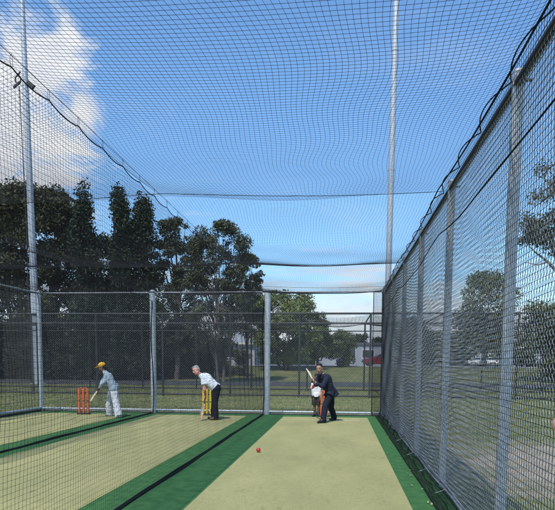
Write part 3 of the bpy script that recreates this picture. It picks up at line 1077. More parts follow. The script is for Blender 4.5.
def suit_man():
    Y0 = 15.5
    q = lambda x, y, dy=0.0: onY(x, y, Y0 + dy)
    base = q(328, 421); base[2] = .012
    J = dict(head=q(319.2, 368.3, -.12), hf=unit((-.28, -1, -.10)), hu=unit((-.10, -.05, 1)), neck=q(321.6, 374.2, -.02), chest=q(325.5, 380.5, .0),
             shL=q(327.3, 377.4, -.22), shR=q(319.6, 376.4, .16), hipL=q(330.2, 392.6, -.12), hipR=q(331.2, 392.4, .10),
             elL=q(322.8, 386.2, -.40), elR=q(316.2, 384.6, .14), wrL=q(316.0, 383.6, -.30), wrR=q(313.9, 380.0, -.06),
             knL=q(325.0, 406.6, -.32), knR=q(331.0, 408.3, .18), anL=q(323.4, 419.8, -.46), anR=q(334.2, 416.9, .36))
    J['toL'] = np.array([*(q(317.4, 422.2, -.60)[:2]), .02]); J['toR'] = np.array([*(q(329.6, 419, .20)[:2]), .02])
    t = thing('person', base, 'dark haired man in a navy suit batting with a raised pale bat', 'person')
    ha, hb = q(314.6, 382.6, -.30), q(312.6, 379.2, -.26)
    toe = q(306.9, 369.4, .34)
    ax = unit(toe - ha)
    J['wrL'] = ha + unit(J['elL'] - ha) * .055; J['wrR'] = hb + unit(J['elR'] - hb) * .055

    def hands(F):
        grip_hand(F, ha, ax, J['wrL'] - ha); grip_hand(F, hb, ax, J['wrR'] - hb)
    b, P, M = person_body(t, J, SKIN_A, base, 1.0, hands)
    face_parts(t, P, M, 1.0, base, HAIR_K)
    hair_cap(t, P, M, 1.0, HAIR_K, base, .020, .024)
    F = Fig()
    torso(F, J, .016)
    for s in 'LR':
        F.cap(J['sh' + s], J['el' + s], .072, .060); F.cone(J['el' + s], J['wr' + s], .058, .046); F.cap(J['el' + s], J['el' + s] * .6 + J['wr' + s] * .4, .059, .054)
        dn = unit(J['kn' + s] - J['hip' + s])
        F.cone(J['hip' + s] - dn * .10, J['hip' + s] + dn * .11, .120, .136)
    dn = unit((J['hipL'] + J['hipR'] - J['shL'] - J['shR']))
    mid = (J['hipL'] + J['hipR']) / 2
    F.cone(mid - dn * .15, mid + dn * .10 + np.array([.05, .0, -.02]), .125, .155)
    F.build('jacket', NAVY, t, base, .0075, 2, .013, 8)
    F = Fig()
    for s in 'LR':
        F.cap(J['hip' + s], J['kn' + s], .100, .078); F.cone(J['kn' + s], J['an' + s], .080, .072); F.cap(J['kn' + s], J['kn' + s] * .5 + J['an' + s] * .5, .078, .074)
        F.cone(J['an' + s] * .8 + J['kn' + s] * .2, J['an' + s] - UP * .035, .070, .076)
    F.cap(J['hipL'], J['hipR'], .11, .11)
    F.build('trousers', NAVY_T, t, base, .0075, 2, .013, 8)
    # shirt collar and tie
    r, f, u = frame(J['hf'], UP)
    F = Fig(); F.cone(J['neck'] - UP * .03, J['neck'] + UP * .035, .074, .064); F.build('collar', TEE, t, base, .006, 1)
    shoe(t, J['anL'], J['toL'], .013, BLKSH, base); shoe(t, J['anR'], J['toR'], .013, BLKSH, base)
    bat(ha - ax * .07, None, toe, WOOD_PALE, 'pale cricket bat raised by the man in the navy suit', (.9, -.35, .3), handle=.27)
    return t


def child():
    Y0 = 16.98
    q = lambda x, y, dy=0.0: onY(x, y, Y0 + dy)
    k = .80
    base = q(316.2, 417); base[2] = .007
    J = dict(head=q(316.6, 377.2), hf=unit((-.05, -1, -.12)), hu=unit((.06, 0, 1)), neck=q(316.4, 382.4), chest=q(316.3, 387, .01),
             shL=q(319.4, 384.4), shR=q(313.2, 384.4), hipL=q(318.7, 397.0), hipR=q(314.5, 397.0),
             elL=q(320.6, 391.2, .02), elR=q(312.4, 391.2, .02), wrL=q(320.2, 397.6, -.08), wrR=q(313.0, 397.6, -.04),
             knL=q(318.9, 406.4, -.03), knR=q(314.6, 406.4, -.02), anL=q(318.4, 414.8, .02), anR=q(314.2, 414.8, .02))
    J['toL'] = np.array([*(q(319.0, 416, -.20)[:2]), .02]); J['toR'] = np.array([*(q(312.6, 416, -.18)[:2]), .02])
    t = thing('person', base, 'small child in a white tee and black shorts standing behind the suited batter', 'person')

    def hands(F):
        open_hand(F, J['wrL'], J['wrL'] - J['elL'], (-1, 0, 0), k); open_hand(F, J['wrR'], J['wrR'] - J['elR'], (1, 0, 0), k)
    slim = {kk: v for kk, v in J.items()}
    F0 = Fig()
    b, P, M = person_body(t, J, SKIN_D, base, .72, hands)
    face_parts(t, P, M, .72, base, HAIR_K)
    hair_cap(t, P, M, .78, HAIR_K, base, .020, .024)
    F = Fig()
    torso(F, J, .010, .60)
    for s in 'LR':
        F.cone(J['sh' + s], J['sh' + s] * .45 + J['el' + s] * .55, .060, .062); F.cap(J['sh' + s], J['sh' + s] * .8 + J['el' + s] * .2, .06, .06)
    mid = (J['hipL'] + J['hipR']) / 2
    F.cone(mid + UP * .12, mid + UP * .01, .092, .106)
    F.build('tee', TEE, t, base, .007, 2, .010, 10)
    F = Fig()
    for s in 'LR':
        F.cone(J['hip' + s] + UP * .04, J['kn' + s] * .85 + J['hip' + s] * .15, .076, .082)
    F.cap(J['hipL'], J['hipR'], .088, .088)
    F.build('shorts', mat('black_shorts', (.016, .016, .018), .8), t, base, .007, 2, .008, 10)
    # red shoulder panel of the tee
    F = Fig(); F.cap(q(313.2, 385.6, -.085), q(316.0, 383.6, -.10), .024, .020); F.cap(q(313.2, 385.6, -.085), q(312.4, 388.2, -.05), .026, .024)
    F.build('shoulder_panel', mat('red_cotton', (.60, .06, .04), .8), t, base, .006, 2)
    shoe(t, J['anL'], J['toL'], .008, BLKSH, base, .8); shoe(t, J['anR'], J['toR'], .008, BLKSH, base, .8)
    return t


def cap_boy():
    Y0 = 15.75
    q = lambda x, y, dy=0.0: onY(x, y, Y0 + dy)
    base = q(113, 417.6); base[2] = .012
    J = dict(head=q(101.9, 367.2), hf=unit((-1, -.22, -.28)), hu=unit((-.30, 0, 1)), neck=q(105.0, 372.2), chest=q(108.2, 377.2),
             shL=q(107.0, 375.2, -.17), shR=q(106.6, 375.4, .17), hipL=q(113.6, 388.4, -.10), hipR=q(113.2, 388.4, .10),
             elL=q(103.6, 383.0, -.22), elR=q(102.6, 382.2, .16), wrL=q(100.8, 387.2, -.06), wrR=q(99.6, 384.4, .05),
             knL=q(115.6, 401.2, -.14), knR=q(109.4, 401.8, .14), anL=q(118.8, 415.0, -.22), anR=q(109.3, 413.8, .22))
    J['toL'] = np.array([*(q(115.2, 418, -.30)[:2]), .02]); J['toR'] = np.array([*(q(105.2, 417, .16)[:2]), .02])
    t = thing('person', base, 'young batter in a yellow cap, pale blue shirt and white trousers beside orange stumps', 'person')
    ha, hb = q(99.7, 387.0, -.02), q(98.6, 388.6, -.02)
    top, toe = q(101.6, 384.0, .02), q(90.4, 401.4, -.44)
    ax = unit(toe - top)
    ha, hb = top + ax * .07, top + ax * .17
    J['wrL'] = hb + unit(J['elL'] - hb) * .055; J['wrR'] = ha + unit(J['elR'] - ha) * .055

    def hands(F):
        grip_hand(F, ha, ax, J['wrR'] - ha); grip_hand(F, hb, ax, J['wrL'] - hb)
    b, P, M = person_body(t, J, SKIN_D, base, .97, hands)
    face_parts(t, P, M, .97, base, HAIR_K)
    def extra(F, P): F.ell(P(0, -.075, -.06), (.06, .035, .06), M)
    hair_cap(t, P, M, .97, HAIR_K, base, .022, .010, extra)
    YC = mat('yellow_cap_cloth', (.80, .42, .02), .7, (.70, .34, .015), 20)
    r, f, u = frame(J['hf'], J['hu'])
    F = Fig(); F.ell(P(0, -.012, .060), np.array([.092, .104, .078]), M); F.ell(P(0, -.012, .036), np.array([.092, .105, .035]), M)
    cp = F.build('cap', YC, t, base, .006, 2)
    F = Fig(); F.ell(P(0, .115, .040), np.array([.078, .080, .010]), M)
    F.build('brim', YC, cp, base, .005, 1)
    F = Fig()
    torso(F, J, .006)
    for s in 'LR':
        F.cap(J['sh' + s], J['el' + s], .068, .056); F.cone(J['el' + s], J['wr' + s], .055, .042); F.cap(J['el' + s], J['el' + s] * .6 + J['wr' + s] * .4, .056, .050)
    mid = (J['hipL'] + J['hipR']) / 2
    F.cone(mid + UP * .13, mid - UP * .03, .125, .150)
    for s in 'LR': F.cone(J['hip' + s] + UP * .08, J['hip' + s] - UP * .04, .115, .125)
    F.build('shirt', DENIM, t, base, .0075, 2, .016, 8)
    F = Fig()
    for s in 'LR':
        F.cap(J['hip' + s], J['kn' + s], .100, .092); F.cone(J['kn' + s], J['an' + s] - UP * .02, .092, .096); F.cap(J['kn' + s], J['kn' + s] * .5 + J['an' + s] * .5, .090, .09)
    F.cap(J['hipL'], J['hipR'], .105, .105)
    F.build('trousers', CREAMW, t, base, .0075, 2, .018, 8)
    shoe(t, J['anL'], J['toL'], .013, WHTSH, base); shoe(t, J['anR'], J['toR'], .013, WHTSH, base)
    bat(top, None, toe, WOOD, 'tan cricket bat held low by the yellow capped batter', (-.6, -.5, .4), handle=.27, top_extra=.03)
    return t


def white_man():
    Y0 = 15.5
    q = lambda x, y, dy=0.0: onY(x, y, Y0 + dy)
    base = q(212, 420); base[2] = .012
    J = dict(head=q(196.0, 370.4, -.05), hf=unit((-.75, -.62, -.38)), hu=unit((-.62, .12, .78)), neck=q(200.4, 375.2), chest=q(206.2, 378.0),
             shL=q(203.6, 377.6, -.17), shR=q(203.8, 375.6, .17), hipL=q(216.2, 388.4, -.10), hipR=q(216.0, 388.0, .10),
             elL=q(204.8, 390.0, -.24), elR=q(204.0, 388.6, .14), wrL=q(204.4, 398, -.1), wrR=q(204.2, 397, .0),
             knL=q(214.8, 403.6, -.15), knR=q(214.2, 403.4, .13), anL=q(215.8, 417.0, -.16), anR=q(213.4, 416.2, .16))
    J['toL'] = np.array([*(q(209.8, 420, -.26)[:2]), .02]); J['toR'] = np.array([*(q(207.8, 419, .08)[:2]), .02])
    t = thing('person', base, 'grey haired man in a striped white polo bending over his upright bat', 'person')
    top, toe = q(205.8, 394.6, -.02), q(200.6, 420.6, -.40)
    ax = unit(toe - top)
    ha, hb = top + ax * .07, top + ax * .17
    J['wrL'] = ha + unit(J['elL'] - ha) * .055; J['wrR'] = hb + unit(J['elR'] - hb) * .055

    def hands(F):
        grip_hand(F, ha, ax, J['wrL'] - ha); grip_hand(F, hb, ax, J['wrR'] - hb)
    b, P, M = person_body(t, J, SKIN_P, base, 1.0, hands)
    face_parts(t, P, M, 1.0, base, HAIR_G)
    hair_cap(t, P, M, 1.0, HAIR_G, base, .026, .016)
    F = Fig()
    torso(F, J, .010)
    for s in 'LR':
        e = J['sh' + s] * .42 + J['el' + s] * .58
        F.cap(J['sh' + s], J['sh' + s] * .7 + J['el' + s] * .3, .075, .074); F.cone(J['sh' + s], e, .074, .082)
    mid = (J['hipL'] + J['hipR']) / 2; ch = J['chest']
    d = unit(mid - ch)
    F.cone(mid - d * .2, mid + d * .015, .125, .140)
    F.build('polo_shirt', POLO, t, base, .0075, 2, .014, 8)
    F = Fig()
    for s in 'LR':
        F.cap(J['hip' + s], J['kn' + s], .112, .080); F.cone(J['kn' + s], J['an' + s] - UP * .02, .080, .072); F.cap(J['kn' + s], J['kn' + s] * .5 + J['an' + s] * .5, .078, .074)
    F.cap(J['hipL'], J['hipR'], .125, .125); F.cap(mid, mid - d * .04, .125, .12)
    F.build('trousers', NAVY_T, t, base, .0075, 2, .013, 8)
    shoe(t, J['anL'], J['toL'], .013, BRNSH, base); shoe(t, J['anR'], J['toR'], .013, BRNSH, base)
    bat(top, None, toe, WOOD_BROWN, 'brown cricket bat resting upright on the turf before the bending man', (-.5, -1, .1), handle=.27, top_extra=.03)
    return t


def bystander():
    base = np.array([1.12, 2.42, .007])
    V = lambda x, y, z: base + np.array([x, y, z])
    el = onY(553.6, 424, 2.5); el = np.array([el[0], el[1], el[2]])
    J = dict(head=V(.05, .02, 1.62), hf=unit((-.5, .9, 0)), hu=UP, neck=V(.04, 0, 1.44), chest=V(.03, 0, 1.28),
             shL=V(-.13, -.02, 1.38), shR=V(.21, .05, 1.38), hipL=V(-.05, 0, .92), hipR=V(.13, .03, .92),
             elL=el + np.array([.035, .0, .0]), elR=V(.28, .08, 1.08), wrL=V(-.10, .06, 1.035), wrR=V(.24, .18, .86),
             knL=V(-.05, .04, .49), knR=V(.14, .06, .49), anL=V(-.05, 0, .08), anR=V(.14, .02, .08))
    J['toL'] = V(-.12, .17, .012); J['toR'] = V(.10, .20, .012)
    t = thing('person', base, 'bystander in white at the right edge with one bare elbow in view', 'person')

    def hands(F):
        open_hand(F, J['wrL'], V(-.02, .12, .96) - J['wrL'], (1, -.2, 0)); open_hand(F, J['wrR'], (0, .1, -1), (-1, 0, 0))
    b, P, M = person_body(t, J, SKIN_P, base, 1.0, hands)
    face_parts(t, P, M, 1.0, base, HAIR_K)
    hair_cap(t, P, M, 1.0, HAIR_K, base)
    F = Fig(); torso(F, J, .006)
    for s in 'LR':
        e = J['sh' + s] * .5 + J['el' + s] * .5
        F.cap(J['sh' + s], J['sh' + s] * .7 + J['el' + s] * .3, .07, .07); F.cone(J['sh' + s], e, .07, .078)
    F.cone(V(.02, .015, 1.10), V(-.02, .015, .86), .15, .235)
    F.build('tee', TEE, t, base, .0075, 2, .012, 8)
    F = Fig()
    for s in 'LR':
        F.cap(J['hip' + s], J['kn' + s], .10, .08); F.cone(J['kn' + s], J['an' + s], .08, .07); F.cap(J['kn' + s], J['kn' + s] * .5 + J['an' + s] * .5, .078, .074)
    F.cap(J['hipL'], J['hipR'], .115, .115)
    F.build('trousers', NAVY_T, t, base, .0075, 2, .012, 8)
    shoe(t, J['anL'], J['toL'], .008, WHTSH, base); shoe(t, J['anR'], J['toR'], .008, WHTSH, base)
    return t


suit_man(); child(); cap_boy(); white_man(); bystander()

# ------------------------------------------------------------------ ball and fallen leaves
bp_ = onY(258.4, 450.0, 1.0); bp_ = EYEV + (bp_ - EYEV) * (EYE - .050) / (EYE - bp_[2])
bl = MB().ell((0, 0, 0), (.040, .040, .040), n=24, m=16)
ball = bl.build('cricket_ball', mat('red_leather', (.42, .035, .03), .28, (.34, .025, .02), 30), None)
ball.location = bp_
tag(ball, 'red cricket ball lying on the beige pitch', 'ball')
a = np.linspace(0, 2 * math.pi, 33)
sm = MB().tube(np.stack([.0403 * np.cos(a), .0403 * np.sin(a) * .8, .0403 * np.sin(a) * .6], 1), .0014, 5, caps=False).build('seam', mat('seam_thread', (.5, .35, .28), .7), ball)

LEAFM = mat('dry_leaf', (.36, .31, .2), .8, (.26, .21, .12), 30)
g = np.random.default_rng(5)
for (x, y) in ((411, 476), (412, 486), (430, 490), (436, 505), (419, 471), (381, 429), (408, 474), (388, 437), (428, 503)):
    d = ray(x, y); p = EYEV + d * (-EYE + .012) / d[2]
    if p[0] > 1.0: p[0] = .99
    w, l = g.uniform(.007, .012), g.uniform(.016, .03); an = g.uniform(0, 6.28)
    ca, sa = math.cos(an), math.sin(an)
    out = [(-l, 0, .004), (-l * .3, w, .010), (l * .5, w * .8, .014), (l, 0, .022), (l * .5, -w * .8, .014), (-l * .3, -w, .010)]
    V = [(ca * q[0] - sa * q[1], sa * q[0] + ca * q[1], q[2]) for q in out]
    V2 = [(q[0], q[1], q[2] - .0015) for q in V]
    o = MB().add(V + V2, [(0, 1, 2, 3, 4, 5), (11, 10, 9, 8, 7, 6)] + [(i, (i + 6), (i + 1) % 6 + 6, (i + 1) % 6) for i in range(6)]).build('fallen_leaf', LEAFM, None, False)
    o.location = p
    tag(o, 'small dry leaf lying on the green strip beside the right net', 'leaf', 'dry leaves on the right green strip')

# ------------------------------------------------------------------ trees
def leaf_cloud(clumps, n, size, seed, flat=.5, droop=0.0):
    """clumps: list of (centre, radius xyz, weight)"""
    g = np.random.default_rng(seed)
    w = np.array([c[2] for c in clumps], float); w /= w.sum()
    idx = g.choice(len(clumps), n, p=w)
    C = np.array([c[0] for c in clumps])[idx]; Rr = np.array([c[1] for c in clumps])[idx]
    d = g.normal(size=(n, 3)); d /= np.linalg.norm(d, axis=1)[:, None]
    rad = g.uniform(0, 1, n) ** .42
    P = C + d * Rr * rad[:, None] * g.uniform(.85, 1.15, (n, 1))
    nr = g.normal(size=(n, 3)); nr[:, 2] += flat; nr /= np.linalg.norm(nr, axis=1)[:, None]
    t = np.cross(nr, g.normal(size=(n, 3))); t /= np.linalg.norm(t, axis=1)[:, None]
    if droop: t[:, 2] -= droop; t /= np.linalg.norm(t, axis=1)[:, None]
    b = np.cross(nr, t)
    s = size * g.uniform(.6, 1.35, n)[:, None]
    V = np.stack([P - t * s, P + b * s * .45 - t * s * .1, P + t * s, P - b * s * .45 - t * s * .1], 1).reshape(-1, 3)
    return V


def tree(name, label, base, H, crown, n, leaf, lm, bm, seed, trunk_r=.2, trunk_h=.4, lobes=26, clump=.24, group=None, stems=1, form='round', limbs=7, low=.2, droop=0.0, topfill=False):
    """crown: (rx, ry) half widths; low: where the crown starts as a share of H"""
    g = np.random.default_rng(seed)
    t = thing(name, base, label, 'tree' if 'shrub' not in name else 'shrub', group)
    rx, ry = crown
    z0 = H * low; hz = (H - z0) / 2; zc = (H + z0) / 2
    clumps, tips = [], []
    for i in range(lobes):
        if form == 'column':
            u = g.uniform(0, 1) ** .8; a = g.uniform(0, 6.28)
            wd = (1 - .92 * u ** 5) * (.62 + .38 * min(1, u * 3 + .3)) * g.uniform(.7, 1.1); q = g.uniform(.25, .98)
            c = np.array([rx * wd * q * math.cos(a), ry * wd * q * math.sin(a), z0 + (H - z0) * (u * .945)])
            r = clump * rx * g.uniform(.45, 1.35); rr = np.array([r, r, r * g.uniform(1.2, 2.6)])
        else:
            u = g.uniform(-1, 1) if (i % 3 or not topfill) else g.uniform(.55, 1.0); a = g.uniform(0, 6.28)
            lat = math.sqrt(max(.06, 1 - abs(u) ** 3.2)) * math.sqrt(g.uniform(.06, .72))
            d = np.array([math.cos(a) * lat, math.sin(a) * lat, u]); q = .88
            c = np.array([rx * d[0], ry * d[1], zc + hz * u * .88])
            if form == 'dome' and d[2] < 0: c[2] = zc + hz * d[2] * q * .55
            if form == 'bush' and i < lobes // 2: c = np.array([rx * g.uniform(-.85, .85), ry * g.uniform(-.8, .3), H * g.uniform(.02, .3)])
            r = clump * min(rx, hz) * g.uniform(.65, 1.45); rr = np.array([r * 1.15, r * 1.15, r * .8])
        clumps.append((c, rr, (r ** 2.2)))
        tips.append(c)
    V = leaf_cloud(clumps, n, leaf, seed + 1, droop=droop)
    V[:, 2] = np.maximum(V[:, 2], .05)
    put('crown', fast_mesh('crown', V, np.arange(len(V)).reshape(-1, 4)), lm, t, smooth=False)
    m = MB()
    for s in range(stems):
        a = 6.28 * s / max(stems, 1) + g.uniform(0, 1); o = 0 if stems == 1 else trunk_r * 1.6
        top = np.array([rx * .12 * g.normal(), ry * .12 * g.normal(), H * (.86 if form == 'column' else .62)])
        if stems > 1: top += np.array([math.cos(a) * rx * .4, math.sin(a) * ry * .4, 0])
        p0 = np.array([math.cos(a) * o, math.sin(a) * o, -.15])
        kk = np.linspace(0, 1, 7)[:, None]
        path = p0 + (top - p0) * kk + np.concatenate([np.zeros((1, 3)), g.normal(size=(6, 3)) * np.array([.10, .10, 0]) * rx * .3])
        m.tube(path, trunk_r / math.sqrt(stems) * np.linspace(1.15, .3, 7), 8)
        far = sorted(tips, key=lambda q: -np.linalg.norm(q[:2]))
        pick = [tips[i] for i in g.choice(len(tips), min(limbs, len(tips)), replace=False)]
        for c in pick:
            f0 = g.uniform(max(.25, trunk_h * .7), .85)
            st = path[int(f0 * 6)]
            if form != 'column' and c[2] < st[2] - .2: st = path[2]
            md = (st + c) / 2 + np.array([0, 0, .12 * H * g.uniform(.1, .6)]) * (0 if form == 'column' else .5) + g.normal(size=3) * .12
            m.tube([st, (st + md) / 2 + g.normal(size=3) * .08, md, (md + c) / 2 + g.normal(size=3) * .1, c], trunk_r / math.sqrt(stems) * np.array([.42, .36, .28, .18, .07]), 6)
    m.build('trunk', bm, t)
    return t


BARK = mat('dark_bark', (.055, .045, .038), .9, (.035, .028, .024), 5, bump=.5)
BARK_L = mat('grey_gum_bark', (.16, .14, .12), .85, (.09, .075, .065), 3, bump=.3)
L_DARK = mat('dark_gum_leaves', (.060, .070, .030), .6, (.034, .044, .020), .5, 4, island=(.085, .082, .034), spec=.25)
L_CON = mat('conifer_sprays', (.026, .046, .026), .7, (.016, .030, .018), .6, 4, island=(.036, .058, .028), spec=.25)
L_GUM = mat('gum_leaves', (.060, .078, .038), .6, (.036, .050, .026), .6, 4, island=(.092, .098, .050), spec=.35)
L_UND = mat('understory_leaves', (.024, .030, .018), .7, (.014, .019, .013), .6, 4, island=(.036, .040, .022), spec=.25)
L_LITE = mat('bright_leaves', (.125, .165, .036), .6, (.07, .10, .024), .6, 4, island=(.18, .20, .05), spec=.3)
L_MID = mat('mid_green_leaves', (.085, .115, .036), .6, (.052, .075, .026), .7, 4, island=(.12, .14, .05), spec=.3)
L_YEL = mat('yellow_green_leaves', (.12, .14, .045), .6, (.08, .10, .03), .7, 4, island=(.16, .16, .06), spec=.3)


def at(px, Y):
    p = onY(px, 364, Y); p[2] = gz(Y); return p


def hgt(px, py, Y):
    return onY(px, py, Y)[2] - gz(Y)


def T(name, label, px, Y, top, wpx, **kw):
    b = at(px, Y)
    rx = wpx / 2 * Y / FPX
    return tree(name, label, b, hgt(px, top, Y), (rx, rx * .9), base_kw(kw, 'n', 12000), base_kw(kw, 'leaf', .16), base_kw(kw, 'lm', L_DARK), base_kw(kw, 'bm', BARK), base_kw(kw, 'seed', abs(int(px * 7 + Y))), **kw)


def base_kw(kw, k, d):
    return kw.pop(k, d)


BT = 'big dark trees behind the lanes'
T('gum_tree', 'broad dark gum tree behind the tall tapered floodlight pole', 22, 50, 178, 84, topfill=True, n=34000, lobes=95, clump=.27, low=.08, limbs=14, group=BT, trunk_r=.28)
T('gum_tree', 'dark olive gum filling the gap between the floodlight pole and the conifer spire', 58, 52, 184, 62, topfill=True, n=24000, lobes=75, clump=.28, low=.08, limbs=12, group=BT, trunk_r=.25)
T('gum_tree', 'dark gum tree crossing the left edge of the picture', -36, 52, 180, 84, topfill=True, n=18000, lobes=50, clump=.28, low=.1, limbs=10, group=BT, trunk_r=.28)
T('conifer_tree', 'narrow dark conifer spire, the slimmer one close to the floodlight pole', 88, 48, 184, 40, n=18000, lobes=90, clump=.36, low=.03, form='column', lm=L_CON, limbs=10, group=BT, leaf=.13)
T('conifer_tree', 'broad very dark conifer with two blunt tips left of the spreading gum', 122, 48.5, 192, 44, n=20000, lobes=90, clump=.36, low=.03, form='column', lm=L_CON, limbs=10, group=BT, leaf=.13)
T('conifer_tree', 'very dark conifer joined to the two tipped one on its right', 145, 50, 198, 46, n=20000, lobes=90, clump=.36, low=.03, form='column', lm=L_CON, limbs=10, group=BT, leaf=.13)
T('gum_tree', 'dark gum filling the gap under the conifer spire', 104, 51, 232, 60, n=16000, lobes=50, clump=.28, low=.05, limbs=8, group=BT, trunk_r=.2)
T('gum_tree', 'dark gum between the last conifer and the spreading gum', 176, 52, 210, 64, n=24000, leaf=.11, lobes=110, clump=.17, low=.10, limbs=18, lm=L_GUM, bm=BARK_L, group=BT, trunk_r=.22)
T('gum_tree', 'spreading gum tree with sky showing through its ragged crown', 219, 47, 216, 84, n=26000, leaf=.10, lobes=125, clump=.15, low=.12, limbs=30, lm=L_GUM, bm=BARK_L, group=BT, trunk_r=.2, stems=3)
T('gum_tree', 'small leaning gum hanging its foliage beside the second fence post', 247, 50, 250, 36, n=6500, leaf=.10, lobes=44, clump=.22, low=.35, limbs=12, lm=L_GUM, bm=BARK_L, group=BT, trunk_r=.10)

US = 'dark shrubs under the big trees'
for px, Y, top, w, lab in ((-14, 43, 262, 70, 'dark shrub at the left edge under the gums'), (26, 42, 272, 66, 'dark shrub at the foot of the tapered floodlight pole'),
                           (66, 43, 258, 64, 'dark shrub between the floodlight pole and the conifer spire'), (104, 42, 268, 64, 'dark shrub directly above the yellow capped batter'),
                           (138, 43, 276, 54, 'dark shrub behind the second post of the back fence'), (174, 45, 322, 50, 'low dark shrub behind the bending man'),
                           (204, 51, 338, 44, 'low dark shrub left of the grey roofed house'), (126, 39.5, 320, 60, 'low dark shrub in front of the two tipped conifer'),
                           (84, 39.5, 318, 60, 'low dark shrub in front of the conifer spire'), (44, 39.5, 320, 60, 'low dark shrub in front of the broad gum'), (2, 39.5, 320, 64, 'low dark shrub by the left fence corner')):
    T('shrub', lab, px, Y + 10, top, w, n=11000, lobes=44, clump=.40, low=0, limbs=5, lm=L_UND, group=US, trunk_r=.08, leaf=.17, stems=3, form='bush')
T('shrub', 'low shrub covering the foot of the grey roofed house', 232, 57, 350, 50, n=4000, lobes=20, clump=.36, low=.02, limbs=4, lm=L_GUM, group=US, trunk_r=.06, leaf=.13, stems=3)

T('tree', 'round bright green tree behind the middle fence post', 285, 62, 290, 84, n=24000, lobes=80, clump=.24, low=.10, limbs=14, lm=L_LITE, bm=BARK, trunk_r=.2, stems=3, leaf=.15)
T('tree', 'darker green tree leaning on the right of the round bright tree', 318, 65, 311, 30, n=7000, lobes=36, clump=.32, low=.10, limbs=8, lm=L_MID, trunk_r=.14, leaf=.15)
T('shrub', 'mid green bush right of the round tree, above the suited batter', 339, 66, 332, 36, n=7500, lobes=36, clump=.32, low=.02, limbs=8, lm=L_MID, trunk_r=.1, leaf=.14, stems=3)
T('tree', 'small dark tree behind the pale building, left of the red car', 362, 102, 333, 15, n=1800, lobes=16, clump=.4, low=.35, limbs=5, lm=L_DARK, trunk_r=.14, leaf=.22)
T('tree', 'small dark tree over the roof behind the red car', 378, 104, 338, 22, n=2200, lobes=16, clump=.4, low=.2, limbs=5, lm=L_DARK, trunk_r=.14, leaf=.22)
T('tree', 'dark tree seen through the far end of the right net', 415, 74, 318, 52, n=6000, lobes=36, clump=.3, low=.1, limbs=8, lm=L_MID, trunk_r=.18, leaf=.18)
T('tree', 'light green rounded tree behind the right net above the white cars', 484, 66, 274, 62, n=13000, lobes=50, clump=.27, low=.2, limbs=12, lm=L_YEL, bm=BARK_L, trunk_r=.2, leaf=.16)
T('tree', 'yellow green tree at the right edge under the tall gum branch', 556, 54, 290, 64, n=10000, lobes=44, clump=.28, low=.08, limbs=10, lm=L_YEL, trunk_r=.2, leaf=.15)
T('tree', 'mid green tree far behind the second post of the right fence', 448, 84, 330, 60, n=6000, lobes=36, clump=.32, low=.05, limbs=6, lm=L_MID, trunk_r=.16, leaf=.2)
T('tree', 'mid green tree far behind the nearest post of the right fence', 522, 88, 326, 60, n=6000, lobes=36, clump=.32, low=.05, limbs=6, lm=L_MID, trunk_r=.16, leaf=.2)

DT = 'distant trees beyond the car park'
for px, Y, top, w in ((262, 118, 343, 40), (292, 122, 340, 44), (318, 116, 344, 40), (400, 120, 342, 44), (432, 126, 338, 50), (462, 118, 345, 44), (500, 124, 340, 50), (566, 122, 338, 60), (185, 118, 338, 60), (140, 120, 336, 60)):
    n_ = {262: 'behind the middle fence post', 292: 'under the round bright tree', 318: 'under the darker leaning tree', 400: 'where the right net begins', 432: 'between the third and fourth right posts',
          462: 'behind the first white car', 500: 'behind the white wagon', 566: 'outside the right edge', 185: 'behind the bending man', 140: 'behind the second back fence post'}[px]
    T('tree', 'low distant tree ' + n_, px, Y, top, w, n=4500, lobes=30, clump=.36, low=.0, limbs=4, lm=L_MID, group=DT, trunk_r=.15, leaf=.26, form='bush')

# the tall gum whose branch enters from the right
Yg_ = 34.0
gb = at(592, Yg_)
gt = thing('gum_tree', gb, 'tall open gum with drooping leaf clumps entering at the right edge', 'tree')
mm = MB()
q = lambda x, y, dy=0.0: onY(x, y, Yg_ + dy) - gb
tips = [(546, 216, 1.1, .0), (556, 228, 1.0, .4), (541, 228, .75, -.3), (525, 241, .55, .1), (531, 236, .5, .2), (560, 205, 1.0, -.4), (572, 190, 1.2, .5), (585, 210, 1.1, 0), (600, 195, 1.3, .6), (615, 225, 1.2, 0), (578, 240, .9, .8), (605, 260, 1.0, -.6), (552, 244, .45, 0)]
fork = q(578, 300)
mm.tube([np.array([0, 0, -.2]), q(588, 340), fork], [.30, .24, .19], 10)
mm.tube([fork, q(566, 282), q(548, 262), q(535, 252), q(526, 243)], [.14, .10, .07, .045, .02], 7)
mm.tube([q(566, 282), q(556, 258), q(549, 238), q(546, 220)], [.10, .07, .05, .02], 7)
mm.tube([fork, q(582, 262), q(590, 228), q(596, 200)], [.17, .13, .08, .03], 8)
mm.tube([q(582, 262), q(572, 236), q(566, 206)], [.10, .06, .02], 7)
mm.tube([q(548, 262), q(538, 265), q(524, 262)], [.05, .03, .012], 6)
mm.tube([fork, q(600, 280), q(612, 245)], [.12, .09, .03], 7)
mm.build('trunk', BARK_L, gt)
cl_ = []
gg = np.random.default_rng(77)
for x, y, r, dy in tips:
    for k in range(6):
        c = q(x, y, dy) + gg.normal(size=3) * r * .5
        cl_.append((c, np.array([r * .5, r * .5, r * .42]), r * r))
V = leaf_cloud(cl_, 9000, .10, 78, droop=.8)
put('crown', fast_mesh('crown', V, np.arange(len(V)).reshape(-1, 4)), mat('dry_gum_leaves', (.07, .07, .035), .6, (.04, .045, .025), .8, 4, island=(.10, .085, .045)), gt, smooth=False)

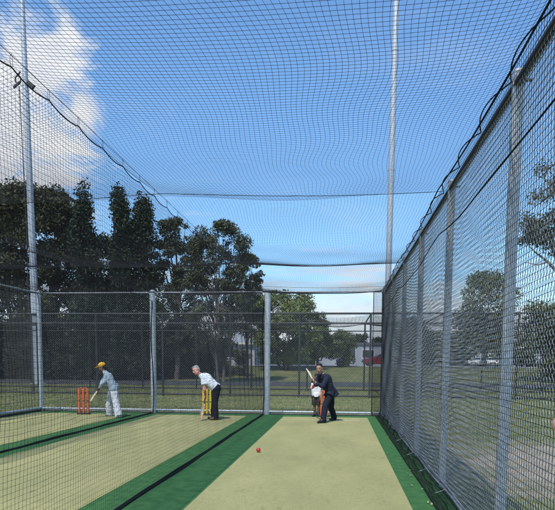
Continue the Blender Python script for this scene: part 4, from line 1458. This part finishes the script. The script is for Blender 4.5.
# ------------------------------------------------------------------ buildings
def house(name, px, Y, w, d, h, roof_h, wallm, roofm, label, hip=True, rz=0.0, wins=(), door=None, eave=.5):
    b = at(px, Y)
    t = thing(name, b, label, 'building', None, rz)
    MB().box((0, 0, h / 2), (w, d, h)).build('wall', wallm, t)
    e = eave
    W, D = w / 2 + e, d / 2 + e
    if roof_h > 0:
        rl = (W - D * .9) if hip else W
        V = [(-W, -D, h + .003), (W, -D, h + .003), (W, D, h + .003), (-W, D, h + .003), (-rl, 0, h + roof_h), (rl, 0, h + roof_h)]
        MB().add(V, [(0, 1, 5, 4), (1, 2, 5), (2, 3, 4, 5), (3, 0, 4), (3, 2, 1, 0)]).build('roof', roofm, t, False)
        MB().box((0, -D - .03, h - .06), (2 * W, .05, .2)).build('gutter', WHITE_PAINT, t)
    else:
        MB().box((0, 0, h + .15), (w + .4, d + .4, .3)).build('roof', roofm, t)
    for (x, z, ww, hh) in wins:
        fr = MB().box((x, -d / 2 - .02, z), (ww + .16, .08, hh + .16)).build('window', WHITE_PAINT, t)
        MB().box((x, -d / 2 - .065, z), (ww, .02, hh)).build('pane', GLASS, fr)
    if door is not None:
        dd = MB().box((door, -d / 2 - .03, 1.05), (1.0, .07, 2.1)).build('door', mat('door_paint', (.2, .22, .25), .5), t)
        MB().ell((door + .38, -d / 2 - .08, 1.02), (.04, .03, .04)).build('handle', GALV, dd)
    return t


RENDER_W = mat('pale_render', (.50, .53, .56), .8, (.43, .46, .5), 1.5, 5)
RENDER_G = mat('grey_render', (.36, .39, .42), .8, (.30, .33, .36), 1.0, 5)
ROOF_G = mat('grey_roof_sheet', (.40, .43, .46), .45, (.31, .34, .37), 1.2, 4, stretch=(6, .6, 1), metal=.2)
ROOF_D = mat('dark_roof', (.10, .105, .11), .6)
house('house', 241, 72, 4.0, 5, 2.6, 1.7, RENDER_W, ROOF_G, 'low pale house with a grey metal roof behind the gum trunks', wins=((-1.0, 1.5, 1.0, 1.1),), door=.9, eave=.35)
house('building', 372, 92, 12, 9, 3.0, 0, RENDER_G, ROOF_D, 'long low grey building behind the red parked car', wins=((-3.8, 1.7, 1.6, 1.1), (-1.2, 1.7, 1.6, 1.1), (1.6, 1.7, 1.6, 1.1), (4.2, 1.7, 1.6, 1.1)), rz=.08)
house('building', 361, 112, 2.6, 3, 5.2, 0, RENDER_W, RENDER_W, 'narrow pale tower block rising over the long low grey building', wins=((0, 4.2, .9, .9),))
house('building', 327, 84, 3.0, 5, 2.9, 0, RENDER_G, ROOF_D, 'small pale shed half hidden by the mid green bush', wins=((.4, 1.7, .8, .9),))
house('house', 540, 100, 11, 8, 3.0, 2.0, RENDER_W, ROOF_G, 'white walled house seen through the right net under the gum branch', wins=((-3.4, 1.6, 1.5, 1.1), (0, 1.6, 1.5, 1.1), (3.2, 1.6, 1.5, 1.1)), door=1.6)

# red and white banner between the gum trunks
bb = at(214.5, 56)
ban = thing('banner', bb, 'red and white feather banner standing between the gum trunks', 'banner')
MB().tube([(0, 0, 0), (0, 0, 3.6), (.25, 0, 4.0)], .03, 7).build('pole', WHITE_PAINT, ban)
zs = np.linspace(.9, 3.9, 14); k_ = np.linspace(0, 1, 14)
wdt = .46 * np.sin(np.pi * (.25 + .7 * k_)) + .05
V = []
for z, w in zip(zs, wdt):
    for x in np.linspace(0, 1, 5):
        V.append((.035 + x * w, .05 * math.sin(z * 3 + x * 3), z))
V = np.array(V); V2 = V + np.array([0, .012, 0]); n_ = len(V)
f = []
for i in range(13):
    for j in range(4):
        a_ = i * 5 + j
        f += [(a_, a_ + 1, a_ + 6, a_ + 5), (n_ + a_ + 5, n_ + a_ + 6, n_ + a_ + 1, n_ + a_)]


def banner_mat():
    m = bpy.data.materials.new('banner_cloth'); n, b = nt(m)
    tc = n.nodes.new('ShaderNodeTexCoord'); sx = n.nodes.new('ShaderNodeSeparateXYZ'); n.links.new(tc.outputs['Object'], sx.inputs[0])
    mr = n.nodes.new('ShaderNodeMapRange'); n.links.new(sx.outputs['Z'], mr.inputs['Value']); mr.inputs['From Min'].default_value = .9; mr.inputs['From Max'].default_value = 3.9
    r = n.nodes.new('ShaderNodeValToRGB'); r.color_ramp.interpolation = 'CONSTANT'
    e = r.color_ramp.elements; e[0].color = (.62, .6, .6, 1); e[1].position = .22; e[1].color = (.45, .05, .07, 1)
    for p, c in ((.40, (.6, .3, .32, 1)), (.5, (.42, .04, .06, 1)), (.72, (.68, .66, .66, 1))):
        q_ = e.new(p); q_.color = c
    n.links.new(mr.outputs[0], r.inputs['Fac']); n.links.new(r.outputs['Color'], b.inputs['Base Color']); b.inputs['Roughness'].default_value = .8
    return m


MB().add(np.concatenate([V, V2]), f).build('flag', banner_mat(), ban)

# ------------------------------------------------------------------ cars
def car(px, Y, colr, label, rz, group=None, L=4.4, W=1.78, H=1.46, wagon=0.0):
    b = at(px, Y); b[2] += .05
    t = thing('parked_car', b, label, 'car', group, rz)
    pm = mat('car_paint_' + colr[0], colr[1], .22, tuple(c * .93 for c in colr[1]), 2, metal=.0, spec=.6)
    h = L / 2
    low = [(-h, .42), (-h + .03, .72), (-h + .18, .86), (-h + 1.05, .97), (h - .62, .99), (h - .10, .92), (h, .70), (h - .01, .40), (h - .25, .22), (-h + .25, .22)]

    def loft(prof, ws, name, m, bevel=.05):
        n = len(prof); V = []; xs_ = []
        for s, k in ((-1, 1.0), (-1, .0), (1, .0), (1, 1.0)):
            pass
        rows = [(-1.0, .06), (-.97, .02), (-.90, 0), (.90, 0), (.97, .02), (1.0, .06)]
        c = np.mean(np.array(prof), axis=0)
        for y, inset in rows:
            for (x, z), w in zip(prof, ws):
                V.append((c[0] + (x - c[0]) * (1 - inset * .6), y * w, c[1] + (z - c[1]) * (1 - inset)))
        f = [(i * n + j, i * n + (j + 1) % n, (i + 1) * n + (j + 1) % n, (i + 1) * n + j) for i in range(len(rows) - 1) for j in range(n)]
        f += [tuple(range(n))[::-1], tuple((len(rows) - 1) * n + j for j in range(n))]
        return MB().add(V, f).build(name, m, t)
    loft(low, [W / 2 * .93 if abs(x) > h - .1 else W / 2 for x, _ in low], 'body', pm)
    xr = .75 + wagon
    cab = [(-h + 1.15, .96), (-h + 1.95, H - .06), (-h + 2.3, H), (h - 1.1 + wagon * .7, H - .02), (h - .35 + wagon * .25, .97)]
    loft(cab, [W / 2 * .92, W / 2 * .72, W / 2 * .72, W / 2 * .72, W / 2 * .92], 'cabin', pm)

    def quad(pts, name, off):
        P = np.array(pts, float); nrm = unit(np.cross(P[1] - P[0], P[2] - P[0]))
        A = P + nrm * .004; B = P + nrm * .016
        return MB().add(np.concatenate([A, B]), [(3, 2, 1, 0), (4, 5, 6, 7), (0, 1, 5, 4), (1, 2, 6, 5), (2, 3, 7, 6), (3, 0, 4, 7)]).build(name, GLASS, t, False)
    lo, hi = 1.0, H - .10
    for s in (-1, 1):
        yl, yh_ = s * (W / 2 * .915), s * (W / 2 * .745)
        for x0, x1, x2, x3 in ((-h + 1.38, -h + 2.28, -h + 2.28, -h + 1.98), (-h + 2.38, h - .62 + wagon * .3, h - 1.08 + wagon * .6, -h + 2.38)):
            p = [(x0, yl, lo + .01), (x1, yl, lo + .01), (x2, yh_, hi), (x3, yh_, hi)]
            quad(p if s < 0 else p[::-1], 'side_window', s)
    w1, w2 = W / 2 * .82, W / 2 * .66
    quad([(-h + 1.20, w1, 1.0), (-h + 1.20, -w1, 1.0), (-h + 1.92, -w2, H - .1), (-h + 1.92, w2, H - .1)], 'windscreen', 0)
    quad([(h - .37 + wagon * .25, -w1, 1.02), (h - .37 + wagon * .25, w1, 1.02), (h - 1.02 + wagon * .68, w2, H - .1), (h - 1.02 + wagon * .68, -w2, H - .1)], 'rear_window', 0)
    for x in (-h + .82, h - .85):
        for s in (-1, 1):
            w = MB().tube([(x, s * (W / 2 - .20), .32), (x, s * (W / 2 + .012), .32)], .32, 20).build('wheel', RUBBER, t)
            MB().tube([(x, s * (W / 2 - .05), .32), (x, s * (W / 2 + .022), .32)], .195, 16).build('rim', DARK_STEEL, w)
    for s in (-1, 1):
        MB().ell((-h + .09, s * W * .36, .74), (.07, .19, .075)).build('headlight', mat('lamp_glass', (.7, .7, .68), .15), t)
        MB().ell((h - .05, s * W * .38, .82), (.06, .15, .08)).build('tail_light', mat('tail_lamp', (.3, .02, .02), .2), t)
        MB().ell((-h + 1.5, s * (W / 2 + .06), 1.0), (.06, .09, .06)).build('mirror', pm, t)
    MB().box((-h + .0, 0, .50), (.05, W * .5, .14)).build('grille', BLACK, t)
    MB().box((-h - .015, 0, .36), (.03, .42, .10)).build('number_plate', WHITE_PAINT, t)
    return t


WHT = ('white', (.74, .74, .73)); RED = ('red', (.20, .012, .022)); SIL = ('silver', (.45, .46, .47))
car(381, 72, RED, 'dark red parked car in front of the long grey building', .12)
PC = 'pale cars parked beyond the right fence'
car(476, 95, WHT, 'white parked car under the light green rounded tree', 1.2, PC)
car(492.5, 96, WHT, 'white parked wagon left of the nearest right fence post', 1.35, PC, wagon=.5)
car(519, 92, WHT, 'white parked car just right of the nearest right fence post', .9, PC)
car(532, 95, SIL, 'silver parked car between the two white cars at the right', 1.4, PC)
car(547, 90, WHT, 'white parked car closest to the right edge of the picture', 1.0, PC)
